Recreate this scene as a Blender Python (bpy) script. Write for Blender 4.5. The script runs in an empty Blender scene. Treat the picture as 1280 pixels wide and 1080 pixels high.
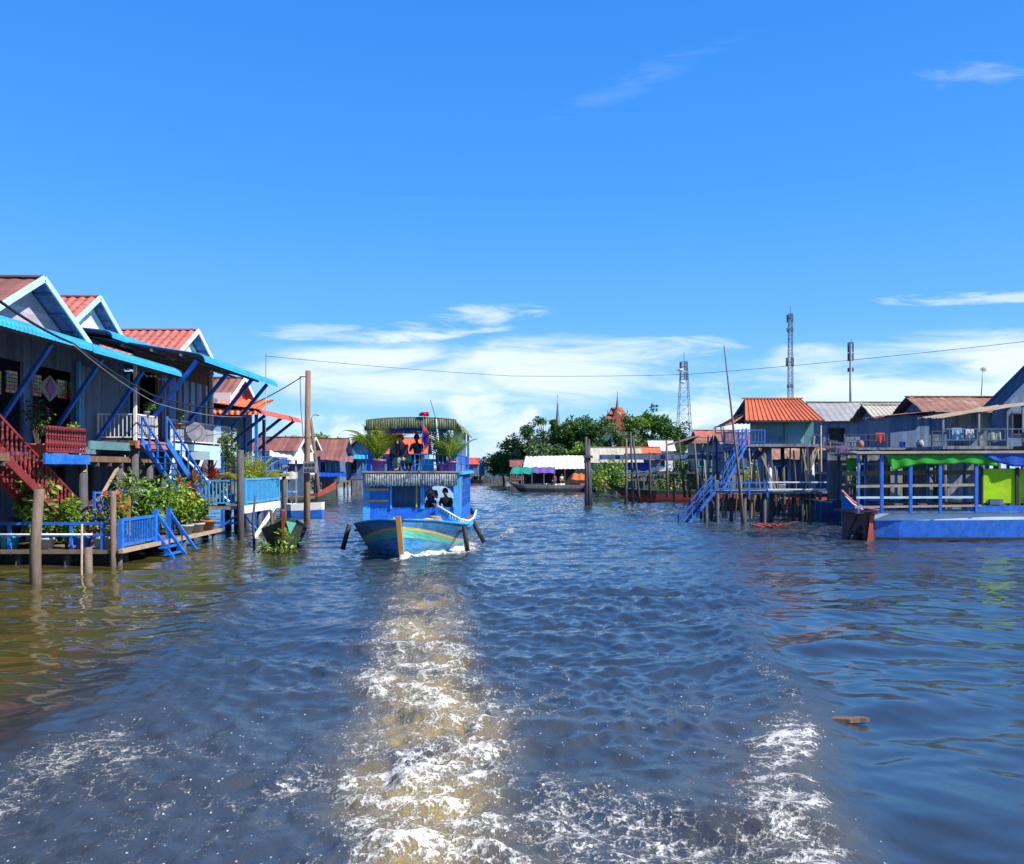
import bpy, math, random
import numpy as np
from mathutils import Vector, Matrix
R = math.radians
random.seed(7)
SC = bpy.context.scene
COL = SC.collection
HZ, FPX, CZ = 585.0, 1080.0, 3.0      # horizon row, focal length in photo pixels, camera height above the water

def P(px, py, Y):
    return Vector(((px-640)*Y/FPX, Y, CZ-(py-HZ)*Y/FPX))
def PX(px, Y): return (px-640)*Y/FPX
def PZ(py, Y): return CZ-(py-HZ)*Y/FPX
def WYd(py): return CZ*FPX/(py-HZ)

# ------------------------------------------------------------ materials
MATS = {}
def nd(nt, t, **kw):
    n = nt.nodes.new(t)
    for k, v in kw.items():
        if k.startswith('i_'):
            key = k[2:]
            key = int(key) if key.isdigit() else key.replace('_', ' ')
            n.inputs[key].default_value = v
        else: setattr(n, k, v)
    return n
def mth(nt, op, a, b=None, c=None, clamp=False):
    n = nt.nodes.new('ShaderNodeMath'); n.operation = op; n.use_clamp = clamp
    for i, v in enumerate((a, b, c)):
        if v is None: continue
        if hasattr(v, 'links') or hasattr(v, 'is_linked'): nt.links.new(v, n.inputs[i])
        else: n.inputs[i].default_value = v
    return n.outputs[0]
def sstep(nt, x, lo, hi):
    n = nt.nodes.new('ShaderNodeMapRange'); n.interpolation_type = 'SMOOTHSTEP'
    nt.links.new(x, n.inputs[0]); n.inputs[1].default_value = lo; n.inputs[2].default_value = hi
    return n.outputs[0]
def mixc(nt, f, a, b, mode='MIX'):
    n = nt.nodes.new('ShaderNodeMix'); n.data_type = 'RGBA'; n.blend_type = mode
    for s, v in ((0, f), (6, a), (7, b)):
        if hasattr(v, 'is_linked'): nt.links.new(v, n.inputs[s])
        else: n.inputs[s].default_value = v if s == 0 else (tuple(v)+(1,) if len(v) == 3 else v)
    return n.outputs[2]

def M(name, col, rough=.6, var=.3, scale=2.0, wear=None, amt=.45, bump=.15, metal=0., stretch=(1, 1, 1), planks=None, trans=0., fine=25.):
    """Procedural material: two-scale tint variation, optional worn patches, optional board seams with a tint per board."""
    m = bpy.data.materials.new(name); m.use_nodes = True; nt = m.node_tree
    bs = nt.nodes['Principled BSDF']; L = nt.links.new
    tc = nd(nt, 'ShaderNodeTexCoord'); mp = nd(nt, 'ShaderNodeMapping'); mp.inputs['Scale'].default_value = stretch
    L(tc.outputs['Object'], mp.inputs[0])
    n1 = nd(nt, 'ShaderNodeTexNoise', i_Scale=scale, i_Detail=6.0, i_Roughness=.65); L(mp.outputs[0], n1.inputs[0])
    n2 = nd(nt, 'ShaderNodeTexNoise', i_Scale=scale*9, i_Detail=3.0, i_Roughness=.6); L(mp.outputs[0], n2.inputs[0])
    f = mth(nt, 'ADD', mth(nt, 'MULTIPLY', n1.outputs[0], .65), mth(nt, 'MULTIPLY', n2.outputs[0], .35))
    f = sstep(nt, f, .3, .7)
    lo = tuple(c*(1-var) for c in col); hi = tuple(min(1, c*(1+var*.7)) for c in col)
    c = mixc(nt, f, lo, hi)
    h = mth(nt, 'MULTIPLY', n2.outputs[0], bump)
    if planks:
        ax, w = planks
        sp = nd(nt, 'ShaderNodeSeparateXYZ'); L(tc.outputs['Object'], sp.inputs[0])
        q = mth(nt, 'DIVIDE', sp.outputs['xyz'.index(ax)], w)
        wn = nd(nt, 'ShaderNodeTexWhiteNoise', noise_dimensions='1D'); L(mth(nt, 'FLOOR', q), wn.inputs['W'])
        tint = mth(nt, 'MULTIPLY_ADD', wn.outputs[0], .5, .72)
        fr = mth(nt, 'FRACT', q); e = mth(nt, 'ABSOLUTE', mth(nt, 'SUBTRACT', fr, .5))
        gap = sstep(nt, e, .44, .49)
        cc = nd(nt, 'ShaderNodeCombineColor'); [L(tint, cc.inputs[i]) for i in range(3)]
        c = mixc(nt, 1.0, c, cc.outputs[0], 'MULTIPLY')
        h = mth(nt, 'SUBTRACT', h, mth(nt, 'MULTIPLY', gap, .6))
    if wear:
        n3 = nd(nt, 'ShaderNodeTexNoise', i_Scale=scale*1.7, i_Detail=8.0, i_Roughness=.72); L(mp.outputs[0], n3.inputs[0])
        c = mixc(nt, sstep(nt, n3.outputs[0], 1-amt-.06, 1-amt+.06), c, wear)
    L(c, bs.inputs['Base Color'])
    bp = nd(nt, 'ShaderNodeBump', i_Strength=.5, i_Distance=.02); L(h, bp.inputs['Height']); L(bp.outputs[0], bs.inputs['Normal'])
    bs.inputs['Roughness'].default_value = rough; bs.inputs['Metallic'].default_value = metal
    if trans:
        tr = nd(nt, 'ShaderNodeBsdfTranslucent'); L(c, tr.inputs[0])
        mx = nd(nt, 'ShaderNodeMixShader', i_0=trans); L(bs.outputs[0], mx.inputs[1]); L(tr.outputs[0], mx.inputs[2])
        L(mx.outputs[0], nt.nodes['Material Output'].inputs[0])
    MATS[name] = m
    return m
m_blue = M('blue_paint', (.012, .14, .60), .5, .4, 3, wear=(.05, .17, .42), amt=.43)
m_bluel = M('light_blue_paint', (.06, .36, .72), .5, .3, 3, wear=(.30, .40, .45), amt=.33)
m_cyan = M('turquoise_paint', (.03, .36, .66), .5, .3, 2, wear=(.25, .35, .38), amt=.3)
m_bluesheet = M('blue_roof_sheet', (.02, .27, .58), .42, .25, 1.5, wear=(.10, .25, .40), amt=.33)
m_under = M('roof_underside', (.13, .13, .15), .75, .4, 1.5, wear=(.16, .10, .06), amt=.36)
m_navy = M('dark_blue_timber', (.085, .14, .26), .7, .4, 2, planks=('y', .18), stretch=(1, 1, .3))
m_navyx = M('dark_blue_boards', (.085, .15, .28), .7, .4, 2, wear=(.10, .11, .13), amt=.4, planks=('x', .2), stretch=(1, 1, .3))
m_greywood = M('grey_weathered_timber', (.22, .215, .22), .85, .4, 3, planks=('y', .16), stretch=(1, 1, .2), wear=(.06, .075, .10), amt=.42)
m_greywoodx = M('grey_weathered_boards', (.20, .22, .25), .85, .4, 3, planks=('x', .16), stretch=(1, 1, .2), wear=(.05, .07, .11), amt=.42)
m_teal = M('teal_sheet_wall', (.11, .25, .26), .55, .25, 1.2, planks=('x', .9), wear=(.10, .13, .12), amt=.35)
m_bluewall = M('blue_grey_wall', (.12, .20, .32), .65, .35, 1.6, planks=('x', .25), wear=(.10, .11, .14), amt=.4, stretch=(1, 1, .4))
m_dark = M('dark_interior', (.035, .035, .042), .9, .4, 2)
m_wood = M('brown_timber', (.16, .095, .055), .8, .4, 4, stretch=(1, 1, .25), wear=(.07, .05, .04), amt=.42)
m_pile = M('waterlogged_pile', (.15, .11, .085), .85, .45, 5, stretch=(2.5, 2.5, .35), wear=(.30, .26, .21), amt=.36, bump=.6)
m_dkpile = M('dark_stilt_timber', (.075, .072, .085), .85, .45, 5, stretch=(2.5, 2.5, .35), wear=(.11, .09, .08), amt=.36, bump=.5)
m_plank = M('pale_plank', (.36, .28, .19), .8, .35, 4, stretch=(.4, 1, 1), wear=(.2, .15, .11), amt=.4)
m_bluepanel = M('weathered_blue_planks', (.15, .215, .32), .75, .35, 2, wear=(.10, .12, .16), amt=.4, planks=('y', .2), stretch=(1, 1, .3))
m_palewhite = M('pale_blue_white_paint', (.70, .80, .88), .5, .15, 2, wear=(.50, .55, .60), amt=.3)
m_mast = M('mast_steel', (.12, .14, .18), .5, .2, 2, metal=.3)
m_slate = M('slate_sheet', (.06, .068, .10), .6, .3, 1.2, wear=(.10, .09, .10), amt=.4)
m_redpaint = M('dark_red_paint', (.19, .022, .026), .55, .35, 3, wear=(.30, .12, .10), amt=.3)
m_tile = M('terracotta_tile', (.45, .13, .095), .65, .35, 1.2, wear=(.24, .09, .075), amt=.4)
m_brownroof = M('brown_red_sheet', (.27, .105, .075), .6, .25, .8, wear=(.18, .085, .065), amt=.42, planks=('x', .8))
m_orange = M('orange_red_sheet', (.55, .13, .05), .5, .25, 1.0, wear=(.40, .13, .07), amt=.35)
m_redsheet = M('red_sheet', (.60, .085, .06), .5, .25, 1.0, wear=(.45, .13, .08), amt=.33)
m_greyroof = M('grey_zinc', (.36, .35, .33), .5, .2, .6, wear=(.27, .23, .2), amt=.4, metal=.25)
m_beige = M('beige_zinc', (.45, .41, .32), .55, .2, .6, wear=(.33, .26, .19), amt=.4)
m_rust = M('rusty_sheet', (.24, .115, .075), .7, .35, .8, wear=(.36, .28, .22), amt=.4)
m_whiteroof = M('white_sheet', (.66, .65, .63), .5, .15, .7, wear=(.42, .38, .34), amt=.38)
m_white = M('white_paint', (.72, .72, .70), .55, .15, 3, wear=(.48, .45, .42), amt=.32)
m_clap = M('white_clapboard', (.68, .68, .66), .6, .12, 2, planks=('z', .17))
m_lilac = M('lilac_clapboard', (.40, .34, .37), .65, .15, 2, planks=('z', .16))
m_trim = M('pale_blue_trim', (.42, .60, .68), .55, .2, 3, wear=(.55, .55, .52), amt=.33)
m_metal = M('dull_metal', (.22, .23, .25), .45, .3, 3, metal=.6, wear=(.2, .12, .09), amt=.34)
m_galv = M('galvanised_steel', (.30, .33, .38), .5, .2, 2, metal=.4)
m_black = M('black_rubber', (.014, .014, .015), .7, .3, 4)
m_yellow = M('yellow_paint', (.62, .36, .05), .55, .3, 3, wear=(.32, .2, .08), amt=.35)
m_ochre = M('ochre_timber', (.45, .23, .06), .6, .35, 4, wear=(.25, .13, .05), amt=.4)
m_green = M('mint_green_paint', (.09, .42, .29), .5, .3, 2, wear=(.16, .36, .36), amt=.44)
m_hullblue = M('hull_blue_paint', (.025, .20, .43), .42, .35, 1.3, wear=(.09, .29, .38), amt=.44, planks=('z', .17))
m_hullnavy = M('hull_navy_paint', (.02, .13, .31), .45, .35, 1.6, wear=(.05, .19, .33), amt=.43, planks=('z', .17))
m_hullgreen = M('dark_green_hull', (.035, .055, .048), .6, .3, 2, wear=(.08, .07, .05), amt=.4)
m_hullred = M('red_hull_paint', (.36, .055, .035), .6, .35, 2, wear=(.17, .06, .045), amt=.42)
m_pink = M('pink_petal', (.80, .05, .22), .6, .25, 6, trans=.3)
m_flagr = M('flag_red', (.70, .02, .04), .75, .15, 5)
m_flagb = M('flag_blue', (.015, .03, .40), .75, .15, 5)
m_fringe = M('valance_cloth', (.20, .25, .27), .85, .4, 5, planks=('x', .09), wear=(.42, .46, .44), amt=.5)
m_fringeg = M('painted_valance', (.22, .22, .12), .85, .4, 2.5, planks=('x', .08), wear=(.08, .20, .09), amt=.45)
m_tarpg = M('green_tarpaulin', (.055, .52, .04), .45, .25, 1.5, trans=.45)
m_tarpy = M('lime_seat_cover', (.58, .92, .012), .5, .2, 2, trans=.45)
m_tarpb = M('blue_tarpaulin', (.015, .11, .62), .45, .25, 1.5, trans=.3)
m_tarpo = M('orange_tarpaulin', (.75, .20, .04), .5, .25, 1.5, trans=.35)
m_tarpt = M('jade_tarpaulin', (.02, .36, .24), .5, .25, 1.5, trans=.3)
m_tarpp = M('violet_tarpaulin', (.20, .12, .42), .5, .25, 1.5, trans=.3)
m_potp = M('purple_plastic', (.26, .06, .24), .45, .2, 3)
m_pott = M('terracotta_pot', (.36, .13, .075), .75, .25, 4)
m_potg = M('grey_pot', (.36, .37, .38), .7, .25, 4, wear=(.22, .2, .18), amt=.4)
m_potb = M('blue_plastic', (.02, .10, .55), .45, .2, 3)
m_soil = M('potting_soil', (.05, .035, .025), .95, .4, 8)
lf = [M('leaf_dark', (.045, .115, .02), .55, .4, 6, trans=.25), M('leaf_mid', (.085, .19, .022), .55, .4, 6, trans=.3),
      M('leaf_light', (.24, .40, .04), .5, .35, 6, trans=.35), M('leaf_yellow', (.52, .55, .05), .5, .3, 6, trans=.35),
      M('leaf_red', (.28, .03, .03), .5, .35, 6, trans=.3), M('leaf_grey', (.18, .26, .11), .6, .35, 6, trans=.25)]
m_peach = M('peach_petal', (.75, .24, .14), .6, .25, 8, trans=.3)
m_bark = M('tree_bark', (.11, .085, .065), .9, .4, 4, stretch=(3, 3, .5), bump=.6)
m_skin = M('skin', (.36, .20, .13), .55, .15, 6)
m_hair = M('black_hair', (.009, .008, .008), .45, .3, 10)
m_eye = M('eye_dark', (.01, .008, .008), .3, .1, 5)
m_wire = M('cable_black', (.012, .012, .016), .6, .2, 4)
cloth = {k: M('cloth_'+k, c, .85, .2, 7) for k, c in dict(lightblue=(.22, .38, .55), plum=(.13, .05, .16), olive=(.26, .30, .24),
         navy=(.05, .07, .2), teal=(.07, .22, .22), red=(.42, .03, .03), white=(.6, .6, .58), black=(.03, .03, .035), purple=(.26, .10, .36), yellow=(.55, .35, .05)).items()}

# ------------------------------------------------------------ mesh builder
class MB:
    def __init__(s): s.v = []; s.f = []; s.m = []
    def add(s, vs, fs, mi=0):
        b = len(s.v); s.v += [tuple(v) for v in vs]; s.f += [tuple(b+i for i in f) for f in fs]; s.m += [mi]*len(fs)
        return s
    def box(s, lo, hi, mi=0):
        x0, y0, z0 = lo; x1, y1, z1 = hi
        return s.add([(x0, y0, z0), (x1, y0, z0), (x1, y1, z0), (x0, y1, z0), (x0, y0, z1), (x1, y0, z1), (x1, y1, z1), (x0, y1, z1)],
              [(0, 3, 2, 1), (4, 5, 6, 7), (0, 1, 5, 4), (1, 2, 6, 5), (2, 3, 7, 6), (3, 0, 4, 7)], mi)
    def beam(s, a, b, w, h=None, mi=0, up=(0, 0, 1)):
        a = Vector(a); b = Vector(b); h = h or w; d = (b-a).normalized(); u = Vector(up)
        if abs(d.dot(u)) > .98: u = Vector((0, 1, 0))
        x = d.cross(u).normalized()*w/2; y = x.cross(d).normalized()*h/2
        vs = [p+sx*x+sy*y for p in (a, b) for sx, sy in ((-1, -1), (1, -1), (1, 1), (-1, 1))]
        return s.add(vs, [(0, 1, 2, 3), (7, 6, 5, 4), (0, 4, 5, 1), (1, 5, 6, 2), (2, 6, 7, 3), (3, 7, 4, 0)], mi)
    def tube(s, pts, rad, n=8, mi=0, cap=True):
        pts = [Vector(p) for p in pts]; k = len(pts)
        if not hasattr(rad, '__len__'): rad = [rad]*k
        vs = []; fs = []
        for i, p in enumerate(pts):
            d = (pts[min(i+1, k-1)]-pts[max(i-1, 0)]).normalized()
            u = Vector((0, 0, 1)) if abs(d.z) < .9 else Vector((1, 0, 0))
            x = d.cross(u).normalized(); y = x.cross(d)
            for j in range(n):
                a = 2*math.pi*j/n; vs.append(p+rad[i]*(math.cos(a)*x+math.sin(a)*y))
        for i in range(k-1):
            for j in range(n):
                fs.append((i*n+j, i*n+(j+1) % n, (i+1)*n+(j+1) % n, (i+1)*n+j))
        if cap: fs += [tuple(range(n))[::-1], tuple((k-1)*n+j for j in range(n))]
        return s.add(vs, fs, mi)
    def lathe(s, c, prof, n=12, mi=0):
        c = Vector(c); vs = []; fs = []
        for r, z in prof:
            for j in range(n):
                a = 2*math.pi*j/n; vs.append(c+Vector((r*math.cos(a), r*math.sin(a), z)))
        for i in range(len(prof)-1):
            for j in range(n): fs.append((i*n+j, i*n+(j+1) % n, (i+1)*n+(j+1) % n, (i+1)*n+j))
        fs += [tuple(range(n))[::-1], tuple((len(prof)-1)*n+j for j in range(n))]
        return s.add(vs, fs, mi)
    def prism(s, poly, off, mi=0):
        """a planar outline (3D points) given thickness along vector off"""
        n = len(poly); off = Vector(off); a = [Vector(p) for p in poly]; vs = a+[p+off for p in a]
        return s.add(vs, [tuple(range(n))[::-1], tuple(range(n, 2*n))]+[(i, (i+1) % n, n+(i+1) % n, n+i) for i in range(n)], mi)
    def sheet(s, a, b, c, d, nu, nv, fn, th=.02, mi=0, mi2=None):
        """patch a-b (u) by a-d (v), lifted by fn(u,v) along its normal, with thickness; underside material mi2"""
        a, b, c, d = map(Vector, (a, b, c, d)); n = (b-a).cross(d-a).normalized()
        if n.z < 0: n = -n
        vs = []
        for k in (0, 1):
            for j in range(nv+1):
                v = j/nv
                for i in range(nu+1):
                    u = i/nu; p = (a*(1-u)+b*u)*(1-v)+(d*(1-u)+c*u)*v
                    vs.append(p+n*(fn(u, v)-k*th))
        N = (nu+1)*(nv+1); q = lambda i, j, k: k*N+j*(nu+1)+i
        s.add(vs, [(q(i, j, 0), q(i+1, j, 0), q(i+1, j+1, 0), q(i, j+1, 0)) for j in range(nv) for i in range(nu)], mi)
        b0 = len(s.v)-len(vs)
        f2 = [(q(i, j, 1), q(i, j+1, 1), q(i+1, j+1, 1), q(i+1, j, 1)) for j in range(nv) for i in range(nu)]
        s.f += [tuple(b0+x for x in f) for f in f2]; s.m += [mi if mi2 is None else mi2]*len(f2)
        e = [(q(i, 0, 0), q(i, 0, 1), q(i+1, 0, 1), q(i+1, 0, 0)) for i in range(nu)]+[(q(i, nv, 0), q(i+1, nv, 0), q(i+1, nv, 1), q(i, nv, 1)) for i in range(nu)]
        e += [(q(0, j, 0), q(0, j+1, 0), q(0, j+1, 1), q(0, j, 1)) for j in range(nv)]+[(q(nu, j, 0), q(nu, j, 1), q(nu, j+1, 1), q(nu, j+1, 0)) for j in range(nv)]
        s.f += [tuple(b0+x for x in f) for f in e]; s.m += [mi]*len(e)
        return s
    def corr(s, a, b, c, d, pitch=.2, amp=.03, th=.015, mi=0, mi2=None, per=6):
        w = max(2, round((Vector(b)-Vector(a)).length/pitch))
        q = random.Random(w*7+int(abs(a[0]*13+a[1]*5))); A_ = [(q.uniform(1, 4), q.uniform(.5, 3), q.uniform(0, 6)) for _ in range(4)]
        return s.sheet(a, b, c, d, w*per, 6, lambda u, v: amp*math.sin(u*w*2*math.pi)+.012*sum(math.sin(p*u*6+r*v*6+t) for p, r, t in A_)+(.014 if v > .52 else 0), th, mi, mi2)
    def tiles(s, a, b, c, d, pitch=.36, row=.4, mi=0, mi2=None):
        w = max(2, round((Vector(b)-Vector(a)).length/pitch)); r = max(2, round((Vector(d)-Vector(a)).length/row))
        def fn(u, v):
            t = v*r; fr = t-math.floor(t+1e-6)
            return .035*math.sin(u*w*2*math.pi)+.09*(1-fr)
        return s.sheet(a, b, c, d, w*6, r*3, fn, .02, mi, mi2)
    def leaf(s, p, d, up, L, W, mi=0):
        d = d.normalized(); x = d.cross(up)
        x = x.normalized() if x.length > 1e-4 else Vector((1, 0, 0)); n = x.cross(d)
        return s.add([p, p+d*L*.45+x*W/2+n*L*.06, p+d*L, p+d*L*.45-x*W/2+n*L*.06], [(0, 1, 2), (0, 2, 3)], mi)
    def clump(s, c, r, n, L, mats, rng, flat=1., W=.5):
        c = Vector(c)
        for _ in range(n):
            while 1:
                q = Vector((rng.uniform(-1, 1), rng.uniform(-1, 1), rng.uniform(-1, 1)))
                if .25 < q.length < 1: break
            p = c+Vector((q.x*r, q.y*r, q.z*r*flat))
            d = (q+Vector((rng.uniform(-1, 1), rng.uniform(-1, 1), rng.uniform(-.9, .6)))).normalized()
            l = L*rng.uniform(.6, 1.35)
            s.leaf(p, d, Vector((rng.uniform(-1, 1), rng.uniform(-1, 1), 1)), l, l*W, rng.choice(mats))
        return s
    def build(s, name, mats, parent=None, smooth=False, label=None, loc=None):
        if not isinstance(mats, (list, tuple)): mats = [mats]
        base = Vector(loc) if loc is not None else Vector((0, 0, 0))
        o_ = parent
        while o_ is not None: base = base+o_.location; o_ = o_.parent
        me = bpy.data.meshes.new(name)
        me.from_pydata([tuple(Vector(v)-base) for v in s.v], [], s.f)
        for m in mats: me.materials.append(m)
        if len(mats) > 1: me.polygons.foreach_set('material_index', s.m)
        if smooth: me.polygons.foreach_set('use_smooth', [True]*len(me.polygons))
        o = bpy.data.objects.new(name, me); COL.objects.link(o); o.parent = parent
        if loc is not None: o.location = loc
        if label: o['label'] = label
        return o
def T(name, label, cat, loc=(0, 0, 0), group=None, kind=None):
    o = bpy.data.objects.new(name, None); COL.objects.link(o); o.location = loc; o.empty_display_size = .2
    return tag(o, label, cat, group, kind)
def tag(o, label, cat, group=None, kind=None):
    o['label'] = label; o['category'] = cat
    if group: o['group'] = group
    if kind: o['kind'] = kind
    return o
def S(o, kind='structure'):
    o['kind'] = kind; return o
def wall(mb, p0, p1, z0, z1, th, opens=(), mi=0):
    """upright wall from p0 to p1 (x,y) with rectangular openings (u0,u1,z0,z1), built from boards round the holes"""
    p0 = Vector((p0[0], p0[1], 0)); p1 = Vector((p1[0], p1[1], 0)); d = p1-p0; Lw = d.length; d /= Lw; n = Vector((-d.y, d.x, 0))*th
    us = sorted({0, Lw, *[u for o in opens for u in o[:2]]}); zs = sorted({z0, z1, *[z for o in opens for z in o[2:]]})
    for i in range(len(us)-1):
        run = None
        for j in range(len(zs)):
            hole = j == len(zs)-1 or any(o[0] <= (us[i]+us[i+1])/2 <= o[1] and o[2] <= (zs[j]+zs[j+1])/2 <= o[3] for o in opens)
            if not hole and run is None: run = zs[j]
            if hole and run is not None:
                a = p0+d*us[i]; b = p0+d*us[i+1]; zt = zs[j]
                mb.prism([(a.x, a.y, run), (b.x, b.y, run), (b.x, b.y, zt), (a.x, a.y, zt)], n, mi); run = None
    return mb

# ------------------------------------------------------------ camera, sun, sky
cam = bpy.data.cameras.new('camera'); co = bpy.data.objects.new('camera', cam); COL.objects.link(co)
co.location = (0, 0, CZ); co.rotation_euler = (R(90), 0, 0)
cam.sensor_width = 36; cam.lens = 36*FPX/1280; cam.shift_y = (HZ-540)/1280; cam.clip_end = 9000; cam.clip_start = .1
SC.camera = co
SUN_EL, SUN_ROT = 43, 115
ld = bpy.data.lights.new('sun', 'SUN'); lo = bpy.data.objects.new('sun', ld); COL.objects.link(lo)
ld.energy = 4.8; ld.angle = R(.5); ld.color = (1, .94, .85)
sd = Vector((math.sin(R(SUN_ROT))*math.cos(R(SUN_EL)), math.cos(R(SUN_ROT))*math.cos(R(SUN_EL)), math.sin(R(SUN_EL))))
lo.rotation_euler = sd.to_track_quat('Z', 'Y').to_euler(); lo.location = sd*100
SC.view_settings.view_transform = 'Standard'; SC.view_settings.look = 'None'; SC.view_settings.exposure = .75; SC.view_settings.gamma = 1

w = bpy.data.worlds.new('World'); SC.world = w; w.use_nodes = True; nt = w.node_tree; L = nt.links.new
bg = nt.nodes['Background']
sky = nd(nt, 'ShaderNodeTexSky', sky_type='NISHITA', sun_disc=False, sun_elevation=R(SUN_EL), sun_rotation=R(SUN_ROT), altitude=0, air_density=1.0, dust_density=.3, ozone_density=3.0)
tc = nd(nt, 'ShaderNodeTexCoord'); sp = nd(nt, 'ShaderNodeSeparateXYZ'); L(tc.outputs['Generated'], sp.inputs[0])
yy = mth(nt, 'MAXIMUM', sp.outputs[1], .02)
U = mth(nt, 'DIVIDE', sp.outputs[0], yy); V = mth(nt, 'DIVIDE', sp.outputs[2], yy)
front = sstep(nt, sp.outputs[1], .05, .3)
hs = nd(nt, 'ShaderNodeHueSaturation', i_Saturation=1.25); L(sky.outputs[0], hs.inputs['Color'])
rp = nd(nt, 'ShaderNodeValToRGB'); e = rp.color_ramp.elements
elv = mth(nt, 'MULTIPLY', mth(nt, 'MAXIMUM', sp.outputs[2], 0.), 1.5, clamp=True); L(elv, rp.inputs[0])
stops = [(0, (.47, .72, 1.0)), (.10, (.24, .585, 1.0)), (.25, (.118, .435, 1.0)), (.45, (.062, .335, .96)), (.72, (.036, .255, .88)), (1, (.03, .15, .60))]
while len(e) < len(stops): e.new(.5)
for q, (p_, c_) in zip(e, stops): q.position = p_; q.color = c_+(1,)
rmp = nd(nt, 'ShaderNodeVectorMath', operation='SCALE'); L(rp.outputs[0], rmp.inputs[0]); rmp.inputs['Scale'].default_value = 9.6
skyc = mixc(nt, .78, hs.outputs[0], rmp.outputs[0])
def skynoise(sx, sy, tilt, scale, dist, seed, detail=7.):
    mp = nd(nt, 'ShaderNodeMapping'); mp.inputs['Rotation'].default_value = (0, 0, R(-tilt)); mp.inputs['Scale'].default_value = (sx, sy, 1); mp.inputs['Location'].default_value = (seed, seed*.7, 0)
    mp.vector_type = 'TEXTURE' if False else 'POINT'
    cx = nd(nt, 'ShaderNodeCombineXYZ'); L(U, cx.inputs[0]); L(V, cx.inputs[1]); L(cx.outputs[0], mp.inputs[0])
    nz = nd(nt, 'ShaderNodeTexNoise', i_Scale=scale, i_Detail=detail, i_Roughness=.6, i_Distortion=dist); L(mp.outputs[0], nz.inputs[0]); return nz.outputs[0]
NZ = [skynoise(1, 4.5, 4, 5., .5, 3.1), skynoise(1, 1.6, -8, 14., .5, 7.7), skynoise(1, 6, 10, 9., .8, 1.3)]
def cloud(px, py, rx, ry, tilt=0., k=0, thr=.5, soft=.3, amp=1., wt=.55):
    """soft white cloud round a direction of the sky: an elliptical falloff broken up by wind-stretched noise"""
    u0 = (px-640)/FPX; v0 = (HZ-py)/FPX; ct, st = math.cos(R(tilt)), math.sin(R(tilt))
    du = mth(nt, 'SUBTRACT', U, u0); dv = mth(nt, 'SUBTRACT', V, v0)
    a = mth(nt, 'MULTIPLY', mth(nt, 'ADD', mth(nt, 'MULTIPLY', du, ct), mth(nt, 'MULTIPLY', dv, st)), FPX/rx)
    b = mth(nt, 'MULTIPLY', mth(nt, 'SUBTRACT', mth(nt, 'MULTIPLY', dv, ct), mth(nt, 'MULTIPLY', du, st)), FPX/ry)
    q = mth(nt, 'ADD', mth(nt, 'MULTIPLY', a, a), mth(nt, 'MULTIPLY', b, b))
    fall = mth(nt, 'SUBTRACT', 1.0, q, clamp=True)
    val = mth(nt, 'ADD', mth(nt, 'MULTIPLY', mth(nt, 'SUBTRACT', NZ[k], .5), 4.6), mth(nt, 'MULTIPLY', fall, wt))
    return mth(nt, 'MULTIPLY', mth(nt, 'MULTIPLY', sstep(nt, val, thr-soft/2, thr+soft/2), sstep(nt, fall, 0, .5)), amp)
cl = None
for c in [(620, 464, 370, 58, 0, 0, .80, 1.6, .80, 1.25), (800, 440, 150, 22, 4, 2, .75, 1.2, .45, 1.), (575, 402, 130, 26, 9, 2, .85, 1.1, .60, 1.1), (430, 417, 150, 14, -2, 2, .8, 1.2, .40, 1.),
          (622, 520, 78, 46, -24, 1, .85, 1.5, .75, 1.2), (650, 575, 330, 50, 0, 1, .8, 1.7, .35, 1.), (885, 522, 84, 54, -12, 1, .80, 1.4, .80, 1.2),
          (1130, 446, 380, 38, 6, 0, .88, 1.3, .65, 1.2), (1200, 484, 330, 48, 8, 0, .74, 1.3, .75, 1.3), (1215, 372, 140, 11, 2, 2, .8, 1.2, .55, 1.),
          (1215, 92, 90, 24, 3, 2, .95, 1.5, .18, 1.), (820, 92, 190, 22, 24, 2, 1.0, 1.5, .08, 1.), (415, 555, 74, 50, -24, 1, .8, 1.3, .7, 1.2)]:
    k = cloud(*c); cl = k if cl is None else mth(nt, 'SUBTRACT', mth(nt, 'ADD', cl, k), mth(nt, 'MULTIPLY', cl, k))
cl = mth(nt, 'MULTIPLY', mth(nt, 'MULTIPLY', cl, mth(nt, 'MULTIPLY', front, .88)), sstep(nt, V, -.005, .02))
final = mixc(nt, cl, skyc, (8.8, 9.2, 9.9))
L(final, bg.inputs[0]); bg.inputs[1].default_value = .077
# ------------------------------------------------------------ water
def hsh(ix, iy, s):
    n = (ix*374761393+iy*668265263+s*1442695) & 0xffffffff
    n = ((n ^ (n >> 13))*1274126177) & 0xffffffff
    return ((n ^ (n >> 16)) & 0xffffff)/float(0xffffff)
def vnoise(x, y, s=0):
    ix = np.floor(x).astype(np.int64); iy = np.floor(y).astype(np.int64); fx = x-ix; fy = y-iy
    fx = fx**3*(fx*(fx*6-15)+10); fy = fy**3*(fy*(fy*6-15)+10)
    return (hsh(ix, iy, s)*(1-fx)+hsh(ix+1, iy, s)*fx)*(1-fy)+(hsh(ix, iy+1, s)*(1-fx)+hsh(ix+1, iy+1, s)*fx)*fy
def fbm(x, y, o=4, s=0, g=.5):
    t = 0; a = 1; n = 0
    for k in range(o):
        t = t+a*vnoise(x*2**k+17.3*k, y*2**k-9.1*k, s+k); n += a; a *= g
    return t/n
def ss(x, a, b):
    t = np.clip((x-a)/(b-a), 0, 1); return t*t*(3-2*t)
ys = list(4.6*np.exp(np.arange(0, 820)*.0042)); y = ys[-1]; r = 1.01
while y < 6000: y *= r; r = min(r*1.03, 1.5); ys.append(y)
ys = np.array([-400, -60, 0, 3.0, 4.0]+ys)
us = np.linspace(-1, 1, 900)
XX = []; half = 6.5+.74*np.clip(ys, 4, 400)
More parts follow.
